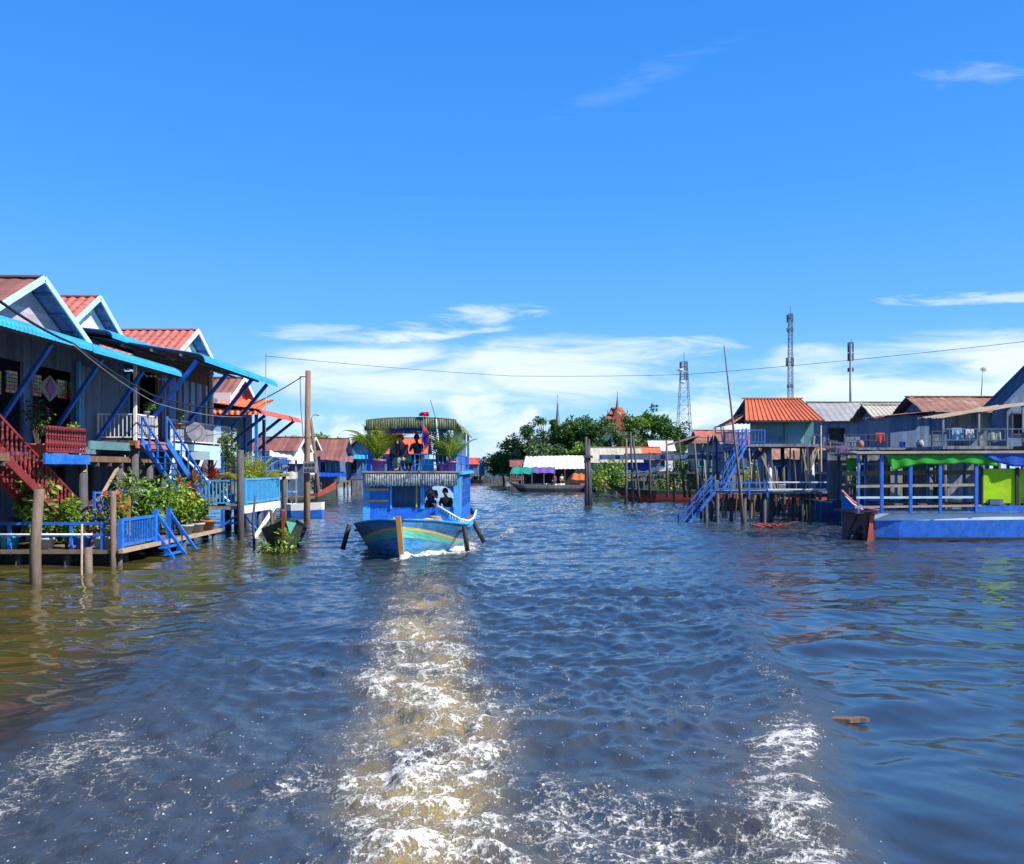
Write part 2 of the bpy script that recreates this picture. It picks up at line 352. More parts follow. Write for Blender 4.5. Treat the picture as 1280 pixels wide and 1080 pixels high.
cols = [us*h for h in half]
outer = [1.03, 1.1, 1.3, 2, 5, 20]
X = np.array([np.concatenate([[-(h*o+(o-1.03)*60) for o in outer[::-1]], c, [h*o+(o-1.03)*60 for o in outer]]) for h, c in zip(half, cols)])
Y = np.repeat(ys[:, None], X.shape[1], 1)
rng = np.random.default_rng(5)
wx = X+.5*(fbm(X*.35, Y*.35, 2, 50)-.5)*2; wy = Y+.6*(fbm(X*.35+9, Y*.35, 2, 60)-.5)*2
xl = -5.2-.075*(Y-8)+.5*(fbm(Y*.25, X*0, 2, 3)-.5)
xr = np.interp(Y, [0, 6.5, 8, 10.3, 15, 18.5, 26, 40, 80], [1.7, 2.3, 2.8, 3.45, 3.95, 5.0, 6.6, 10., 18.])+.5*(fbm(Y*.6, X*0, 3, 31)-.5)
inside = ss(X, xl-.5, xl+.9)*(1-ss(X, xr-.25, xr+.9)*.92)
dist = np.clip(1-(Y-45)/250, .25, 1)
def waves(n, l0, l1, steep, spread, seed, base=math.pi/2):
    g = np.random.default_rng(seed); z = 0
    for _ in range(n):
        lam = math.exp(g.uniform(math.log(l0), math.log(l1))); th = base+g.normal()*spread; k = 2*math.pi/lam
        ph = (wx*math.cos(th)+wy*math.sin(th))*k+g.uniform(0, 6.28)
        z = z+steep*lam/6.283*np.sin(ph+.35*np.sin(ph))
    return z/math.sqrt(n)
swell = waves(9, 1.2, 3.2, .10, .42, 1)+waves(10, .4, 1.1, .075, .5, 8)
ripp = waves(16, .20, .80, .30, .95, 2)+waves(9, .8, 2.8, .15, .65, 3)+.022*(fbm(X*3.5, Y*3.5, 4, 77, .6)-.5)
farr = waves(14, .35, 1.3, .24, .9, 4)+waves(5, 2.0, 4.0, .08, .5, 6)
fz = ss(Y, 20, 38)
gust = .55+.9*fbm(X*.16, Y*.10, 3, 21)
H = (swell*(1-inside)+(ripp*(.25+1.5*fbm(X*.22, Y*.16, 3, 29)))*inside)*(1-fz*.8)+farr*fz*gust*(.55+.45*ss(X, -8, -5))
H = H*dist
# tour boat's own position: bow (-3.55, 28) and the wake of the boat the photo is taken from
xc = -.62-.105*(Y-6.5)+.25*(fbm(Y*.5, X*0, 2, 41)-.5)
d = (X-xc)
wk = np.exp(-(np.abs(d)/(.62+.55*fbm(X*.8, Y*.9, 3, 43)+.010*Y))**2.6)*(1-.7*ss(Y, 21, 27.8))
turb = fbm(X*2.2+3*fbm(X, Y, 2, 90), Y*1.5, 5, 11, .62)
turb2 = 1-np.abs(2*fbm(X*.9+1.2*fbm(X, Y, 2, 19), Y*2.1+.5*np.cos(X-xc), 4, 14, .58)-1)
H = H+wk*((turb-.5)*.24+(turb2-.75)*.13+.04)*np.clip(1.2-Y*.018, .45, 1)
# crest of the diverging wave to starboard, breaking where it is nearest
cs = ss(Y, 20, 12)+.0
dr = X-xr
H = H+(.13*np.exp(-(np.where(dr < 0, dr/.6, dr/.38))**2)-.03*np.exp(-((dr-.7)/.5)**2))*(1-ss(Y, 12, 26))*(.75+.5*fbm(X*.8, Y*.8, 2, 71))
dl = X-xl
H = H+.05*np.exp(-(dl/.5)**2)*(1-ss(Y, 14, 28))
# foam density: 0 none .. 1 solid
brk = np.exp(-(np.where(dr < 0, (dr+.05)/.80, dr/.30))**2)*(1-ss(Y, 9.2, 11.3))
foam = wk**.7*(.52+.42*(turb2-.80)+.55*(turb-.5)+.13*np.exp(-((np.abs(d)-.80)/.32)**2)+.10*(1-ss(Y, 7, 10)))*(1-.30*ss(Y, 11, 22))
foam = np.maximum(foam, brk*(.60+.8*(turb2-.8)+.35*(turb-.5)))
foam = np.maximum(foam, .42*np.exp(-((dr+.1)/.22)**2)*(1-ss(Y, 12, 18)))
patch = fbm(X*.8+5, Y*.55, 3, 23)
low = inside*((.245+.10*ss(patch, .38, .70))*(1-ss(Y, 8.4, 14))+.20*ss(patch, .36, .7)*(1-ss(Y, 13, 22)))
foam = np.maximum(foam, low)
# curl thrown off to the right of the wake
ang = np.hypot((X-.05)/1.0, (Y-12.2)/1.7)
foam = np.maximum(foam, .42*np.exp(-((ang-.75)/.09)**2)*ss(X, 0.0, .35))
# bow wave and side wash of the tour boat
hbw = np.interp(Y, [28, 28.5, 29.2, 30.2, 32, 38, 42], [.05, .4, .9, 1.4, 1.72, 1.72, 1.4])
side = np.abs(X+3.62)-hbw
inb = ((Y > 27.6) & (Y < 46)).astype(float)
bow = inb*np.exp(-(np.clip(side, 0, 9)/np.interp(Y, [28, 30, 34, 40], [.35, .9, 1.0, .6]))**2)*np.where(X > -3.6, 1.0, .45)*(1-ss(Y, 31, 36)*.6)
foam = np.maximum(foam, np.clip(bow*1.35, 0, 1)*(.72+.3*(turb-.5)))
H = H+bow*(.13+(turb-.5)*.3)
for (x0, y0, x1, y1, ww, a) in ((-1.2, 33, .8, 46, .5, .5), (-.8, 36, 3.2, 52, .35, .36), (-1.6, 40, -.4, 58, .7, .42)):
    dx, dy = x1-x0, y1-y0; t = ((X-x0)*dx+(Y-y0)*dy)/(dx*dx+dy*dy)
    dd = np.abs((X-x0)*dy-(Y-y0)*dx)/math.hypot(dx, dy)
    lob = np.exp(-(dd/ww)**2)*ss(t, 0, .12)*(1-ss(t, .7, 1.05))
    foam = np.maximum(foam, a*lob*(.6+.8*(fbm(X*1.2, Y*.5, 3, 33)))); H = H+.05*lob
churn = np.clip(wk**2.6*(.60+1.6*(fbm(X*1.1, Y*.9, 3, 61)-.5))*(1-ss(Y, 12, 24)*.55)+brk*.12+inside*.04*(1-ss(Y, 9, 14)), 0, 1)
hrefl = (1-ss(X, xl-2.2, xl+.2))*(1-ss(Y, 30, 44))  # mask of left bank water that mirrors dark houses, not sky
H = np.where((Y < 4.5) | (Y > 600), 0, H); foam = np.clip(np.where(Y < 4.3, 0, foam), 0, 1)
nr, nc = X.shape
me = bpy.data.meshes.new('river_water')
co3 = np.stack([X, Y, H], -1).reshape(-1, 3).astype(np.float32)
idx = np.arange(nr*nc).reshape(nr, nc)
fq = np.stack([idx[:-1, :-1], idx[:-1, 1:], idx[1:, 1:], idx[1:, :-1]], -1).reshape(-1, 4).astype(np.int32)
me.vertices.add(len(co3)); me.vertices.foreach_set('co', co3.ravel())
me.loops.add(fq.size); me.loops.foreach_set('vertex_index', fq.ravel())
me.polygons.add(len(fq)); me.polygons.foreach_set('loop_start', np.arange(0, fq.size, 4, dtype=np.int32))
me.polygons.foreach_set('use_smooth', np.ones(len(fq), dtype=bool))
me.update(calc_edges=True)
for nm, arr in (('foam', foam), ('churn', churn), ('house_reflection', hrefl), ('chop', np.clip(inside*(1-fz)+fz*.8*gust, 0, 1))):
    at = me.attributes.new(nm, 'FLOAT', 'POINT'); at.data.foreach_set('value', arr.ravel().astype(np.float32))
water = bpy.data.objects.new('river_water', me); COL.objects.link(water); S(water)
wm = bpy.data.materials.new('murky_river_water'); wm.use_nodes = True; nt = wm.node_tree; L = nt.links.new; bs = nt.nodes['Principled BSDF']
tc = nd(nt, 'ShaderNodeTexCoord')
at = {k: nd(nt, 'ShaderNodeAttribute', attribute_name=k).outputs['Fac'] for k in ('foam', 'churn', 'chop', 'house_reflection')}
def mapn(sx, sy, node, **kw):
    mp = nd(nt, 'ShaderNodeMapping'); mp.inputs['Scale'].default_value = (sx, sy, 1); L(tc.outputs['Object'], mp.inputs[0])
    n = nd(nt, node, **kw); L(mp.outputs[0], n.inputs['Vector']); return n
nA = mapn(1, .8, 'ShaderNodeTexNoise', i_Scale=5.0, i_Detail=9.0, i_Roughness=.70, i_Distortion=.7)
nB = mapn(1, .7, 'ShaderNodeTexNoise', i_Scale=38.0, i_Detail=5.0, i_Roughness=.65, i_Distortion=.5)
vA = mapn(1, .75, 'ShaderNodeTexVoronoi', i_Scale=6.5, feature='DISTANCE_TO_EDGE')
# warp the web of foam lines
wp = nd(nt, 'ShaderNodeVectorMath', operation='MULTIPLY_ADD'); L(nA.outputs['Color'], wp.inputs[0]); wp.inputs[1].default_value = (.5, .5, 0)
L(tc.outputs['Object'], wp.inputs[2]); L(wp.outputs[0], vA.inputs['Vector'])
web = sstep(nt, vA.outputs['Distance'], .14, .0)
pat = mth(nt, 'ADD', mth(nt, 'MULTIPLY', nA.outputs[0], .50), mth(nt, 'ADD', mth(nt, 'MULTIPLY', nB.outputs[0], .42), mth(nt, 'MULTIPLY', web, .11)))
val = mth(nt, 'ADD', at['foam'], mth(nt, 'MULTIPLY', mth(nt, 'SUBTRACT', pat, .5), 1.9))
fm = mth(nt, 'MULTIPLY', sstep(nt, val, .44, .72), sstep(nt, at['foam'], .03, .16))
vB = mapn(1, .8, 'ShaderNodeTexVoronoi', i_Scale=9.0)        # scattered bubbles
spk = mth(nt, 'MULTIPLY', sstep(nt, vB.outputs['Distance'], .13, .06), sstep(nt, mth(nt, 'ADD', at['foam'], mth(nt, 'MULTIPLY', nA.outputs[0], .5)), .38, .5))
fm = mth(nt, 'MAXIMUM', fm, mth(nt, 'MULTIPLY', spk, .8))
base = mixc(nt, nA.outputs[0], (.019, .033, .048), (.034, .047, .058)); base = mixc(nt, at['house_reflection'], base, mixc(nt, nA.outputs[0], (.052, .052, .012), (.078, .070, .018)))  # olive mix paints the missing sky reflection into the left bank water
base = mixc(nt, at['churn'], base, (.36, .26, .08))
base = mixc(nt, fm, base, mixc(nt, at['churn'], (.72, .71, .67), (.74, .69, .53)))
L(base, bs.inputs['Base Color'])
L(mth(nt, 'ADD', .02, mth(nt, 'MULTIPLY', fm, .5)), bs.inputs['Roughness']); bs.inputs['IOR'].default_value = 1.65
nC = mapn(1, .55, 'ShaderNodeTexNoise', i_Scale=7.0, i_Detail=4.0, i_Roughness=.6)
nD = mapn(1, .7, 'ShaderNodeTexNoise', i_Scale=55.0, i_Detail=3.0, i_Roughness=.55)
hh = mth(nt, 'MULTIPLY', mth(nt, 'ADD', mth(nt, 'MULTIPLY', nC.outputs[0], .024), mth(nt, 'MULTIPLY', nD.outputs[0], .0016)), mth(nt, 'ADD', .05, at['chop']))
hh = mth(nt, 'ADD', hh, mth(nt, 'MULTIPLY', mth(nt, 'ADD', fm, mth(nt, 'MULTIPLY', nB.outputs[0], at['foam'])), .022))
bp = nd(nt, 'ShaderNodeBump', i_Strength=1.0, i_Distance=1.0); L(hh, bp.inputs['Height']); L(bp.outputs[0], bs.inputs['Normal'])
me.materials.append(wm)

# ------------------------------------------------------------ land under and behind the houses (river bed in between)
gy = np.concatenate([np.linspace(-300, 0, 6), np.linspace(10, 320, 63), np.linspace(400, 6000, 10)])
gx = np.concatenate([np.linspace(-6000, -120, 10), np.linspace(-100, 100, 101), np.linspace(120, 6000, 10)])
GX, GY = np.meshgrid(gx, gy)
el = np.interp(GY, [-300, 0, 60, 110, 140, 220, 300, 400], [-24, -22, -23, -27, -28, -26, -60, -160])
er = np.interp(GY, [-300, 0, 60, 85, 105, 125, 200, 240, 300, 400], [40, 36, 36, 30, 17, 9, -1, -14, -48, -150])
inr = ss(GX, el-3, el+1)*(1-ss(GX, er-1, er+3))*(1-ss(GY, 420, 470))
GZ = (.9+.8*fbm(GX*.05, GY*.05, 3, 5))*(1-inr)-1.6*inr
me = bpy.data.meshes.new('ground'); n1, n2 = GX.shape
me.from_pydata(np.stack([GX, GY, GZ], -1).reshape(-1, 3).tolist(), [], [(i*n2+j, i*n2+j+1, (i+1)*n2+j+1, (i+1)*n2+j) for i in range(n1-1) for j in range(n2-1)])
me.materials.append(M('muddy_bank', (.10, .085, .05), .95, .4, .2, wear=(.06, .09, .03), amt=.5))
g = bpy.data.objects.new('ground', me); COL.objects.link(g); S(g)
# ------------------------------------------------------------ shared builders
def awning(path, y0, y1, pitch=.2, amp=.022, axis='y', fixed=0, per=6):
    """corrugated sheet swept along a profile of (x,z) points from y0 to y1 (or the other way round with axis='x'); the last points curl down as a bullnose"""
    mb = MB(); n = max(2, round(abs(y1-y0)/pitch)); nu = n*per; vs = []; k = len(path)
    for s_ in (0, 1):
        for j, (px, pz) in enumerate(path):
            a = Vector(path[max(j-1, 0)]); b = Vector(path[min(j+1, k-1)]); t = (b-a).normalized(); nr = Vector((-t.y, t.x))
            if nr.y < 0 and abs(t.x) > .3: nr = -nr
            if abs(t.x) <= .3 and nr.x*(path[-1][0]-path[0][0]) < 0: nr = -nr
            for i in range(nu+1):
                q = amp*math.sin(i/per*2*math.pi)-s_*.012
                u = y0+(y1-y0)*i/nu
                X_, Z_ = px+nr.x*q, pz+nr.y*q
                vs.append((X_, u, Z_) if axis == 'y' else (u, X_, Z_))
    N = k*(nu+1); fs = []; ms = []
    for s_ in (0, 1):
        for j in range(k-1):
            for i in range(nu):
                o = s_*N+j*(nu+1)+i; f = (o, o+1, o+nu+2, o+nu+1); fs.append(f if s_ else f[::-1])
    for i in range(nu):
        o = (k-1)*(nu+1)+i; fs.append((o, o+1, o+1+N, o+N)); fs.append((i, i+N, i+1+N, i+1))
    for j in range(k-1):
        for i in (0, nu):
            o = j*(nu+1)+i; fs.append((o, o+nu+1, o+nu+1+N, o+N))
    nt_ = (k-1)*nu
    mb.v = vs; mb.f = fs; mb.m = [0]*nt_+[1]*nt_+[0]*(len(fs)-2*nt_)
    return mb
def bull(x0, z0, x1, z1, r=.3):
    sgn = 1 if x1 > x0 else -1
    p = [(x0, z0), (x1-sgn*r, z1+r*.75+.0)]
    for a in (25, 50, 75, 90): p.append((x1-sgn*r+sgn*r*math.sin(R(a)), z1+r*.75-r*.75*(1-math.cos(R(a)))))
    p.append((x1, z1-.06)); return p
def rail(mb, a, b, h, n, bw=.03, rw=.05, low=.12, mid=False, post=None):
    """railing with balusters from a to b (deck-level points)"""
    a = Vector(a); b = Vector(b); up = Vector((0, 0, h))
    mb.beam(a+up, b+up, rw, rw); mb.beam(a+Vector((0, 0, low)), b+Vector((0, 0, low)), rw*.9, rw*.9)
    for i in range(n+1):
        p = a.lerp(b, i/n); big = i in (0, n); ww = (post or rw*1.25) if big else bw
        mb.beam(p if big else p+Vector((0, 0, low)), p+up*(1.04 if big else .97), ww)
    return mb
def turned(mb, p, h, r=.035):
    return mb.lathe(p, [(r*.8, 0), (r*.8, h*.12), (r*.45, h*.16), (r*1.1, h*.34), (r*.5, h*.62), (r*.85, h*.68), (r*.5, h*.74), (r*.8, h*.86), (r*.8, h)], 8)
def frond(mb, base, dirv, L, droop, mats, rng, n=16, W=.05):
    d = Vector(dirv).normalized(); p = Vector(base); st = L/n; pts = [p.copy()]
    for i in range(n):
        t = i/n; d = (d+Vector((0, 0, -droop*st*(.4+1.8*t)))).normalized(); p = p+d*st; pts.append(p.copy())
        side = d.cross(Vector((0, 0, 1)))
        if side.length < .05: side = Vector((1, 0, 0))
        side.normalize(); l = L*.34*math.sin(math.pi*min(.96, .12+t*.88))**.7*rng.uniform(.85, 1.1)
        if t > .12:
            for sg in (-1, 1): mb.leaf(p, d*.75+side*sg*.9+Vector((0, 0, -.25)), Vector((0, 0, 1)), l, W*L*.55, rng.choice(mats))
    mb.tube(pts, [.012*L*(1-.8*i/n)+.003 for i in range(n+1)], 4, mats[-1])
def pot(parent, c, r, h, mat):
    MB().lathe(c, [(r*.72, 0), (r*.95, h*.82), (r*1.06, h*.82), (r*1.06, h), (r*.92, h), (r*.9, h*.9)], 14).build('pot', mat, parent, True)
    MB().lathe((c[0], c[1], c[2]+h*.86), [(r*.9, 0), (r*.88, .02)], 14).build('soil', m_soil, parent)
def plant(name, label, cat, loc, h, r, kind='bush', pm=None, ph=.28, pr=.2, leaves=(1, 2), n=220, L=.13, seed=0, flower=None, group=None):
    rng = random.Random(seed*31+int(loc[0]*100)+int(loc[1]*77)); loc = Vector(loc); t = T(name, label, cat, loc, group); z0 = loc.z
    if pm: pot(t, loc, pr, ph, pm); z0 += ph*.9
    ml = [lf[i] for i in leaves]; k = list(range(len(ml))); c = Vector((loc.x, loc.y, z0)); mb = MB()
    if kind == 'bush':
        st = MB(); tops = []
        for i in range(max(4, int(r*16))):
            a = rng.uniform(0, 6.28); q = r*rng.uniform(.1, .85); z = h*rng.uniform(.55, .98)
            e = c+Vector((q*math.cos(a), q*math.sin(a), z)); tops.append(e)
            st.tube([c+Vector((q*.15*math.cos(a), q*.15*math.sin(a), 0)), c+Vector((q*.5*math.cos(a), q*.5*math.sin(a), z*.55)), e], [.014, .011, .005], 5)
        st.build('stem', m_bark, t)
        for e in tops:
            mb.clump(e, r*rng.uniform(.3, .52), n//len(tops)//2, L, k, rng)
            m_ = c.lerp(e, rng.uniform(.45, .8)); mb.clump(m_, r*rng.uniform(.25, .42), n//len(tops)//2, L, k, rng)
        mb.build('foliage', ml, t)
        if flower:
            fb = MB()
            for e in tops[::flower[1]]:
                f0 = e+Vector((rng.uniform(-.1, .1), rng.uniform(-.25, .05), rng.uniform(0, .12)))
                for i in range(14): fb.leaf(f0, Vector((rng.uniform(-1, 1), rng.uniform(-1, 1), rng.uniform(-.3, 1))), Vector((.3, .2, 1)), flower[2], flower[2]*.75)
            fb.build('flower', flower[0], t)
    elif kind == 'palm':
        for i in range(n):
            a = i*2.4+rng.uniform(-.3, .3); el_ = rng.uniform(.95, 1.52)
            frond(mb, c+Vector((.03*math.cos(a), .03*math.sin(a), 0)), (math.cos(a)*math.cos(el_), math.sin(a)*math.cos(el_), math.sin(el_)), h*rng.uniform(.75, 1.1), L, k, rng)
        mb.build('frond', ml, t)
    elif kind == 'strap':
        for i in range(n):
            a = rng.uniform(0, 6.28); el_ = rng.uniform(.3, 1.45); d = Vector((math.cos(a)*math.cos(el_), math.sin(a)*math.cos(el_), math.sin(el_)))
            b0 = c+Vector((0, 0, rng.uniform(.1, .75)*h if r > .21 else 0)); ll = r*rng.uniform(.8, 1.4)
            mb.leaf(b0, d, Vector((0, 0, 1)), ll, L, rng.choice(k))
        MB().tube([c, c+Vector((.02, .03, h*.8))], [.025, .012], 6).build('stem', m_bark, t)
        mb.build('foliage', ml, t)
    return t
def gable_roof(parent, ax, r0, r1, cy, half, ze, zr, mtop, munder, kind='corr', trim=m_trim, ends=(0, 1), pitch=.35, purl=True, per=6):
    """gable roof with its ridge along ax ('x' or 'y') from r0 to r1, centred on cy; returns the roof part"""
    q = (lambda r, c, z: (r, c, z)) if ax == 'x' else (lambda r, c, z: (c, r, z))
    for s_ in (-1, 1):
        mb = MB(); a, b, c, d = q(r0, cy+s_*half, ze), q(r1, cy+s_*half, ze), q(r1, cy, zr), q(r0, cy, zr)
        if kind == 'tiles': mb.tiles(a, b, c, d, mi2=1)
        else: mb.corr(a, b, c, d, pitch, .02 if pitch < .5 else .012, mi2=1, per=per)
        rf = mb.build('roof', [mtop, munder], parent, kind == 'tiles')
        if purl:
            pb = MB()
            for f in (.2, .5, .8):
                z = ze+(zr-ze)*f-.09; c_ = cy+s_*half*(1-f); pb.beam(q(r0+.1, c_, z), q(r1-.1, c_, z), .06, .08)
            pb.build('purlin', munder, rf)
    MB().beam(q(r0-.02, cy, zr+.05), q(r1+.02, cy, zr+.05), .26, .06).build('ridge_cap', mtop, parent)
    if trim:
        for e_ in ends:
            r_ = (r0-.02) if e_ == 0 else (r1+.02); tb = MB()
            for s_ in (-1, 1): tb.beam(q(r_, cy+s_*(half+.05), ze-.05), q(r_, cy+s_*.01, zr-.01), .05, .2)
            tb.build('bargeboard', trim, parent)
def gable_wall(parent, ax, r, cy, half, ze, zr, mat, th=.08, name='gable_wall'):
    p = [(r, cy-half, ze), (r, cy+half, ze), (r, cy, zr)] if ax == 'x' else [(cy-half, r, ze), (cy+half, r, ze), (cy, r, zr)]
    return MB().prism(p, (th, 0, 0) if ax == 'x' else (0, th, 0)).build(name, mat, parent)
def stilt(parent, x, y, z0, z1, r=.12, mat=None, lean=(0, 0)):
    return MB().tube([(x, y, z0), (x+lean[0]*.5+.02, y+lean[1]*.5, (z0+z1)/2), (x+lean[0], y+lean[1], z1)], [r*1.1, r, r*.92], 9).build('stilt', mat or m_dkpile, parent, True)

# ------------------------------------------------------------ left bank, first house: brown roof, red stairs
h1 = T('stilt_house', 'nearest stilt house with brown roof, lilac gable and red staircase', 'house', (-15.6, 26.5, 0))
gable_roof(h1, 'x', -25, -15.0, 27.7, 3.0, 7.42, 9.08, m_brownroof, m_navyx, 'corr', m_trim, (1,), .5)
gable_wall(h1, 'x', -15.75, 27.7, 2.9, 7.4, 8.98, m_lilac)
wb = MB(); wall(wb, (-15.2, 17), (-15.2, 33.9), 3.4, 7.4, .12, [(.5, 3.5, 4.2, 6.3), (4.2, 9.9, 3.5, 6.3), (10.4, 12.95, 3.5, 6.3), (16.1, 16.7, 3.5, 6.4)])
wb.build('wall', m_navy, h1)
MB().box((-15.14, 30.15, 3.5), (-15.08, 33.8, 6.6)).build('wall_panel', m_bluepanel, h1)
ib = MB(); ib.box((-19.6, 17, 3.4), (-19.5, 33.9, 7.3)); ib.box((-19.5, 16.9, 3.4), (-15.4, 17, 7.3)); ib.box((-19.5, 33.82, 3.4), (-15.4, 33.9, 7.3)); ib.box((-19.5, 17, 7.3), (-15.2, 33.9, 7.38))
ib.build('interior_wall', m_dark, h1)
fb = MB(); fb.box((-19.6, 17, 3.2), (-15.15, 33.9, 3.4)); fb.box((-15.15, 26.0, 3.2), (-13.9, 33.9, 3.4)); fb.box((-15.15, 17, 3.2), (-13.9, 23.9, 3.4)); fb.build('floor', m_wood, h1)
MB().box((-13.9, 25.6, 3.12), (-13.82, 28.3, 3.42)).build('edge_beam', m_blue, h1)
MB().box((-13.9, 28.3, 3.62), (-13.82, 33.6, 3.9)).build('edge_beam', m_teal, h1)
jb = MB()
for y_ in np.arange(17.4, 33.9, .9): jb.beam((-19.5, y_, 3.13), (-15.2 if 23.8 < y_ < 26.1 else -13.92, y_, 3.13), .1, .14)
jb.build('joist', m_dkpile, h1)
rb = MB()
a, b = Vector((-13.95, 25.9, 3.4)), Vector((-13.95, 28.2, 3.4))
rb.beam(a+Vector((0, 0, .85)), b+Vector((0, 0, .85)), .07, .06); rb.beam(a+Vector((0, 0, .1)), b+Vector((0, 0, .1)), .05)
for i in range(15): turned(rb, a.lerp(b, i/14)+Vector((0, 0, .1)), .74, .05)
rb.build('balcony_railing', m_redpaint, h1)
# staircase: two hand rails with turned balusters, stringers and treads
st = MB(); zr = lambda y: 3.93-.575*(y-25)
s0, s1 = 23.9, 28.9
for x_ in (-15.1, -14.3):
    st.beam((x_, s0, zr(s0)), (x_, s1, zr(s1)), .09, .07)
    st.beam((x_, s0, zr(s0)-1.0), (x_, s1, zr(s1)-1.0), .06, .26)
    st.beam((x_, s1, zr(s1)-1.15), (x_, s1, zr(s1)+.18), .13)
    for i in range(22):
        y_ = s0+(s1-s0)*(i+.5)/22; turned(st, (x_, y_, zr(y_)-.92), .9, .05)
for i in range(15):
    y_ = s0+(s1-s0)*(i+.5)/15; z_ = zr(y_)-.98; st.box((-15.1, y_-.15, z_), (-14.3, y_+.13, z_+.04))
st.build('staircase', m_redpaint, h1)
# stained-glass panels hung in the openings
gm = [M('glass_'+k, c, .25, .2, 8) for k, c in dict(amber=(.45, .26, .04), ruby=(.32, .04, .04), moss=(.09, .18, .05), sky=(.10, .22, .33), cream=(.45, .42, .3)).items()]
rr = random.Random(3)
for (px0, px1, py0, py1) in ((-14, 3, 462, 492), (9, 23, 463, 491), (41, 53, 468, 495), (73, 85, 475, 498), (88, 93, 478, 497)):
    Y0 = 15.25*FPX/(640-px0); Y1 = 15.25*FPX/(640-px1); z1 = PZ(py0, (Y0+Y1)/2); z0 = PZ(py1, (Y0+Y1)/2); gb = MB()
    nn = 4 if px1-px0 > 6 else 2; mm = 6
    for i in range(nn):
        for j in range(mm):
            ya = Y0+(Y1-Y0)*i/nn; yb = Y0+(Y1-Y0)*(i+.86)/nn; za = z0+(z1-z0)*j/mm; zb = z0+(z1-z0)*(j+.84)/mm
            gb.box((-15.32, ya, za), (-15.27, yb, zb), [0, 1, 1, 2, 2, 0, 3, 4][(j+rr.randrange(3)) % 8])
    gb.build('stained_glass_panel', gm, h1)
Yc = 28.55; zc = PZ(485, Yc); db = MB()
db.prism([(-15.3, Yc-.75, zc), (-15.3, Yc, zc-.45), (-15.3, Yc+.75, zc), (-15.3, Yc, zc+.42)], (.04, 0, 0), 0)
db.prism([(-15.25, Yc-.3, zc), (-15.25, Yc, zc-.35), (-15.25, Yc+.3, zc), (-15.25, Yc, zc+.34)], (.03, 0, 0), 1)
db.build('hanging_ornament', [cloth['olive'], cloth['purple']], h1)
for y_ in (19, 22.4, 28.4, 31, 33.6):
    for x_ in (-14.1, -17.5): stilt(h1, x_, y_, -1.2, 3.2, .15)
bb = MB()
for (a, b) in (((-14.1, 28.6, 1.2), (-14.1, 31, 3.1)), ((-14.1, 31.0, 3.0), (-14.1, 33.5, 1.4)), ((-14.6, 29.7, 1.6), (-14.0, 28.3, 2.9)), ((-14.2, 33.4, 1.2), (-13.6, 31.2, 2.7))): bb.beam(a, b, .09, .07)
bb.build('brace', m_plank, h1)
dark_backdrop = MB(); wall(dark_backdrop, (-17.7, 16), (-17.7, 43.5), .2, 3.3, .08); dark_backdrop.build('lower_wall', m_navy, h1)  # dark backdrop added to give the gloom beneath the houses
for (y0_, y1_, dz) in ((15, 25.75, .03), (25.7, 32.85, 0)):
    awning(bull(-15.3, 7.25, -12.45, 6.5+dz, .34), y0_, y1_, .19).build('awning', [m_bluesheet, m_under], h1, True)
pb = MB()
for f in (.15, .5, .85):
    x_ = -15.2+2.5*f; z_ = 7.22-.6*f-.09; pb.beam((x_, 15, z_), (x_, 32.8, z_), .06, .08)
pb.build('awning_purlin', m_under, h1)
for (tx, ty, tz, bx, by, bz) in ((-12.8, 20.6, 6.45, -15.1, 21.6, 4.1), (-12.8, 24.0, 6.45, -15.1, 25.2, 4.1), (-12.8, 27.0, 6.42, -15.1, 28.2, 3.95), (-12.8, 30.0, 6.4, -15.1, 31.0, 3.7), (-12.8, 32.5, 6.4, -15.1, 33.5, 3.9)):
    MB().beam((bx, by, bz), (tx, ty, tz), .10, .13).build('awning_strut', m_blue, h1)
for y_ in (30.0, 33.85): MB().beam((-15.05, y_, 3.4), (-15.05, y_, 6.7), .12).build('corner_post', m_bluel, h1)

# second house: small tiled gable wedged between its neighbours
h2 = T('stilt_house', 'narrow red tiled house wedged between the brown-roofed house and striped-wall house', 'house', (-17.5, 33.5, 0))
gable_roof(h2, 'x', -24, -16.0, 33.55, 2.2, 8.2, 9.62, m_tile, m_navyx, 'tiles', m_trim, (1,))
gable_wall(h2, 'x', -16.55, 33.55, 2.1, 8.2, 9.52, m_clap)
MB().box((-23, 31.5, 3.5), (-16.9, 35.4, 8.2)).build('wall', m_navy, h2)
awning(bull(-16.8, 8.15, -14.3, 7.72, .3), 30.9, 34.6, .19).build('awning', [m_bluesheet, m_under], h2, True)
for y_ in (31.8, 35.1): stilt(h2, -17.3, y_, -1.2, 3.5, .14)

# third house: red tiles, white gable, long blue awning
h3 = T('stilt_house', 'red tiled stilt house with striped wall and long blue awning over white porch railing', 'house', (-15.5, 38, 0))
gable_roof(h3, 'x', -25, -14.4, 39.65, 2.7, 7.75, 9.3, m_tile, m_bluewall, 'tiles', m_white, (1,))
MB().beam((-25, 36.9, 7.72), (-14.42, 36.9, 7.72), .05, .24).build('fascia', m_white, h3)
gable_wall(h3, 'x', -15.0, 39.65, 2.55, 7.75, 9.2, m_clap)
wb = MB(); wall(wb, (-14.75, 34.0), (-14.75, 42.2), 4.0, 7.75, .12, [(.25, 2.0, 4.05, 6.9)]); wb.build('wall', m_wood, h3)
sb = MB(); rr = random.Random(8); y_ = 36.3
while y_ < 41.6:
    w_ = rr.uniform(.1, .34); sb.box((-14.74, y_, 4.25), (-14.70, min(41.7, y_+w_), 6.95), rr.choice([0, 0, 1, 2, 3, 3])); y_ += w_+.01
sb.build('striped_wall_boards', [m_bluel, m_trim, m_blue, m_wood], h3)
MB().beam((-14.65, 42.1, 3.9), (-14.65, 42.1, 7.7), .16).build('corner_post', m_white, h3)
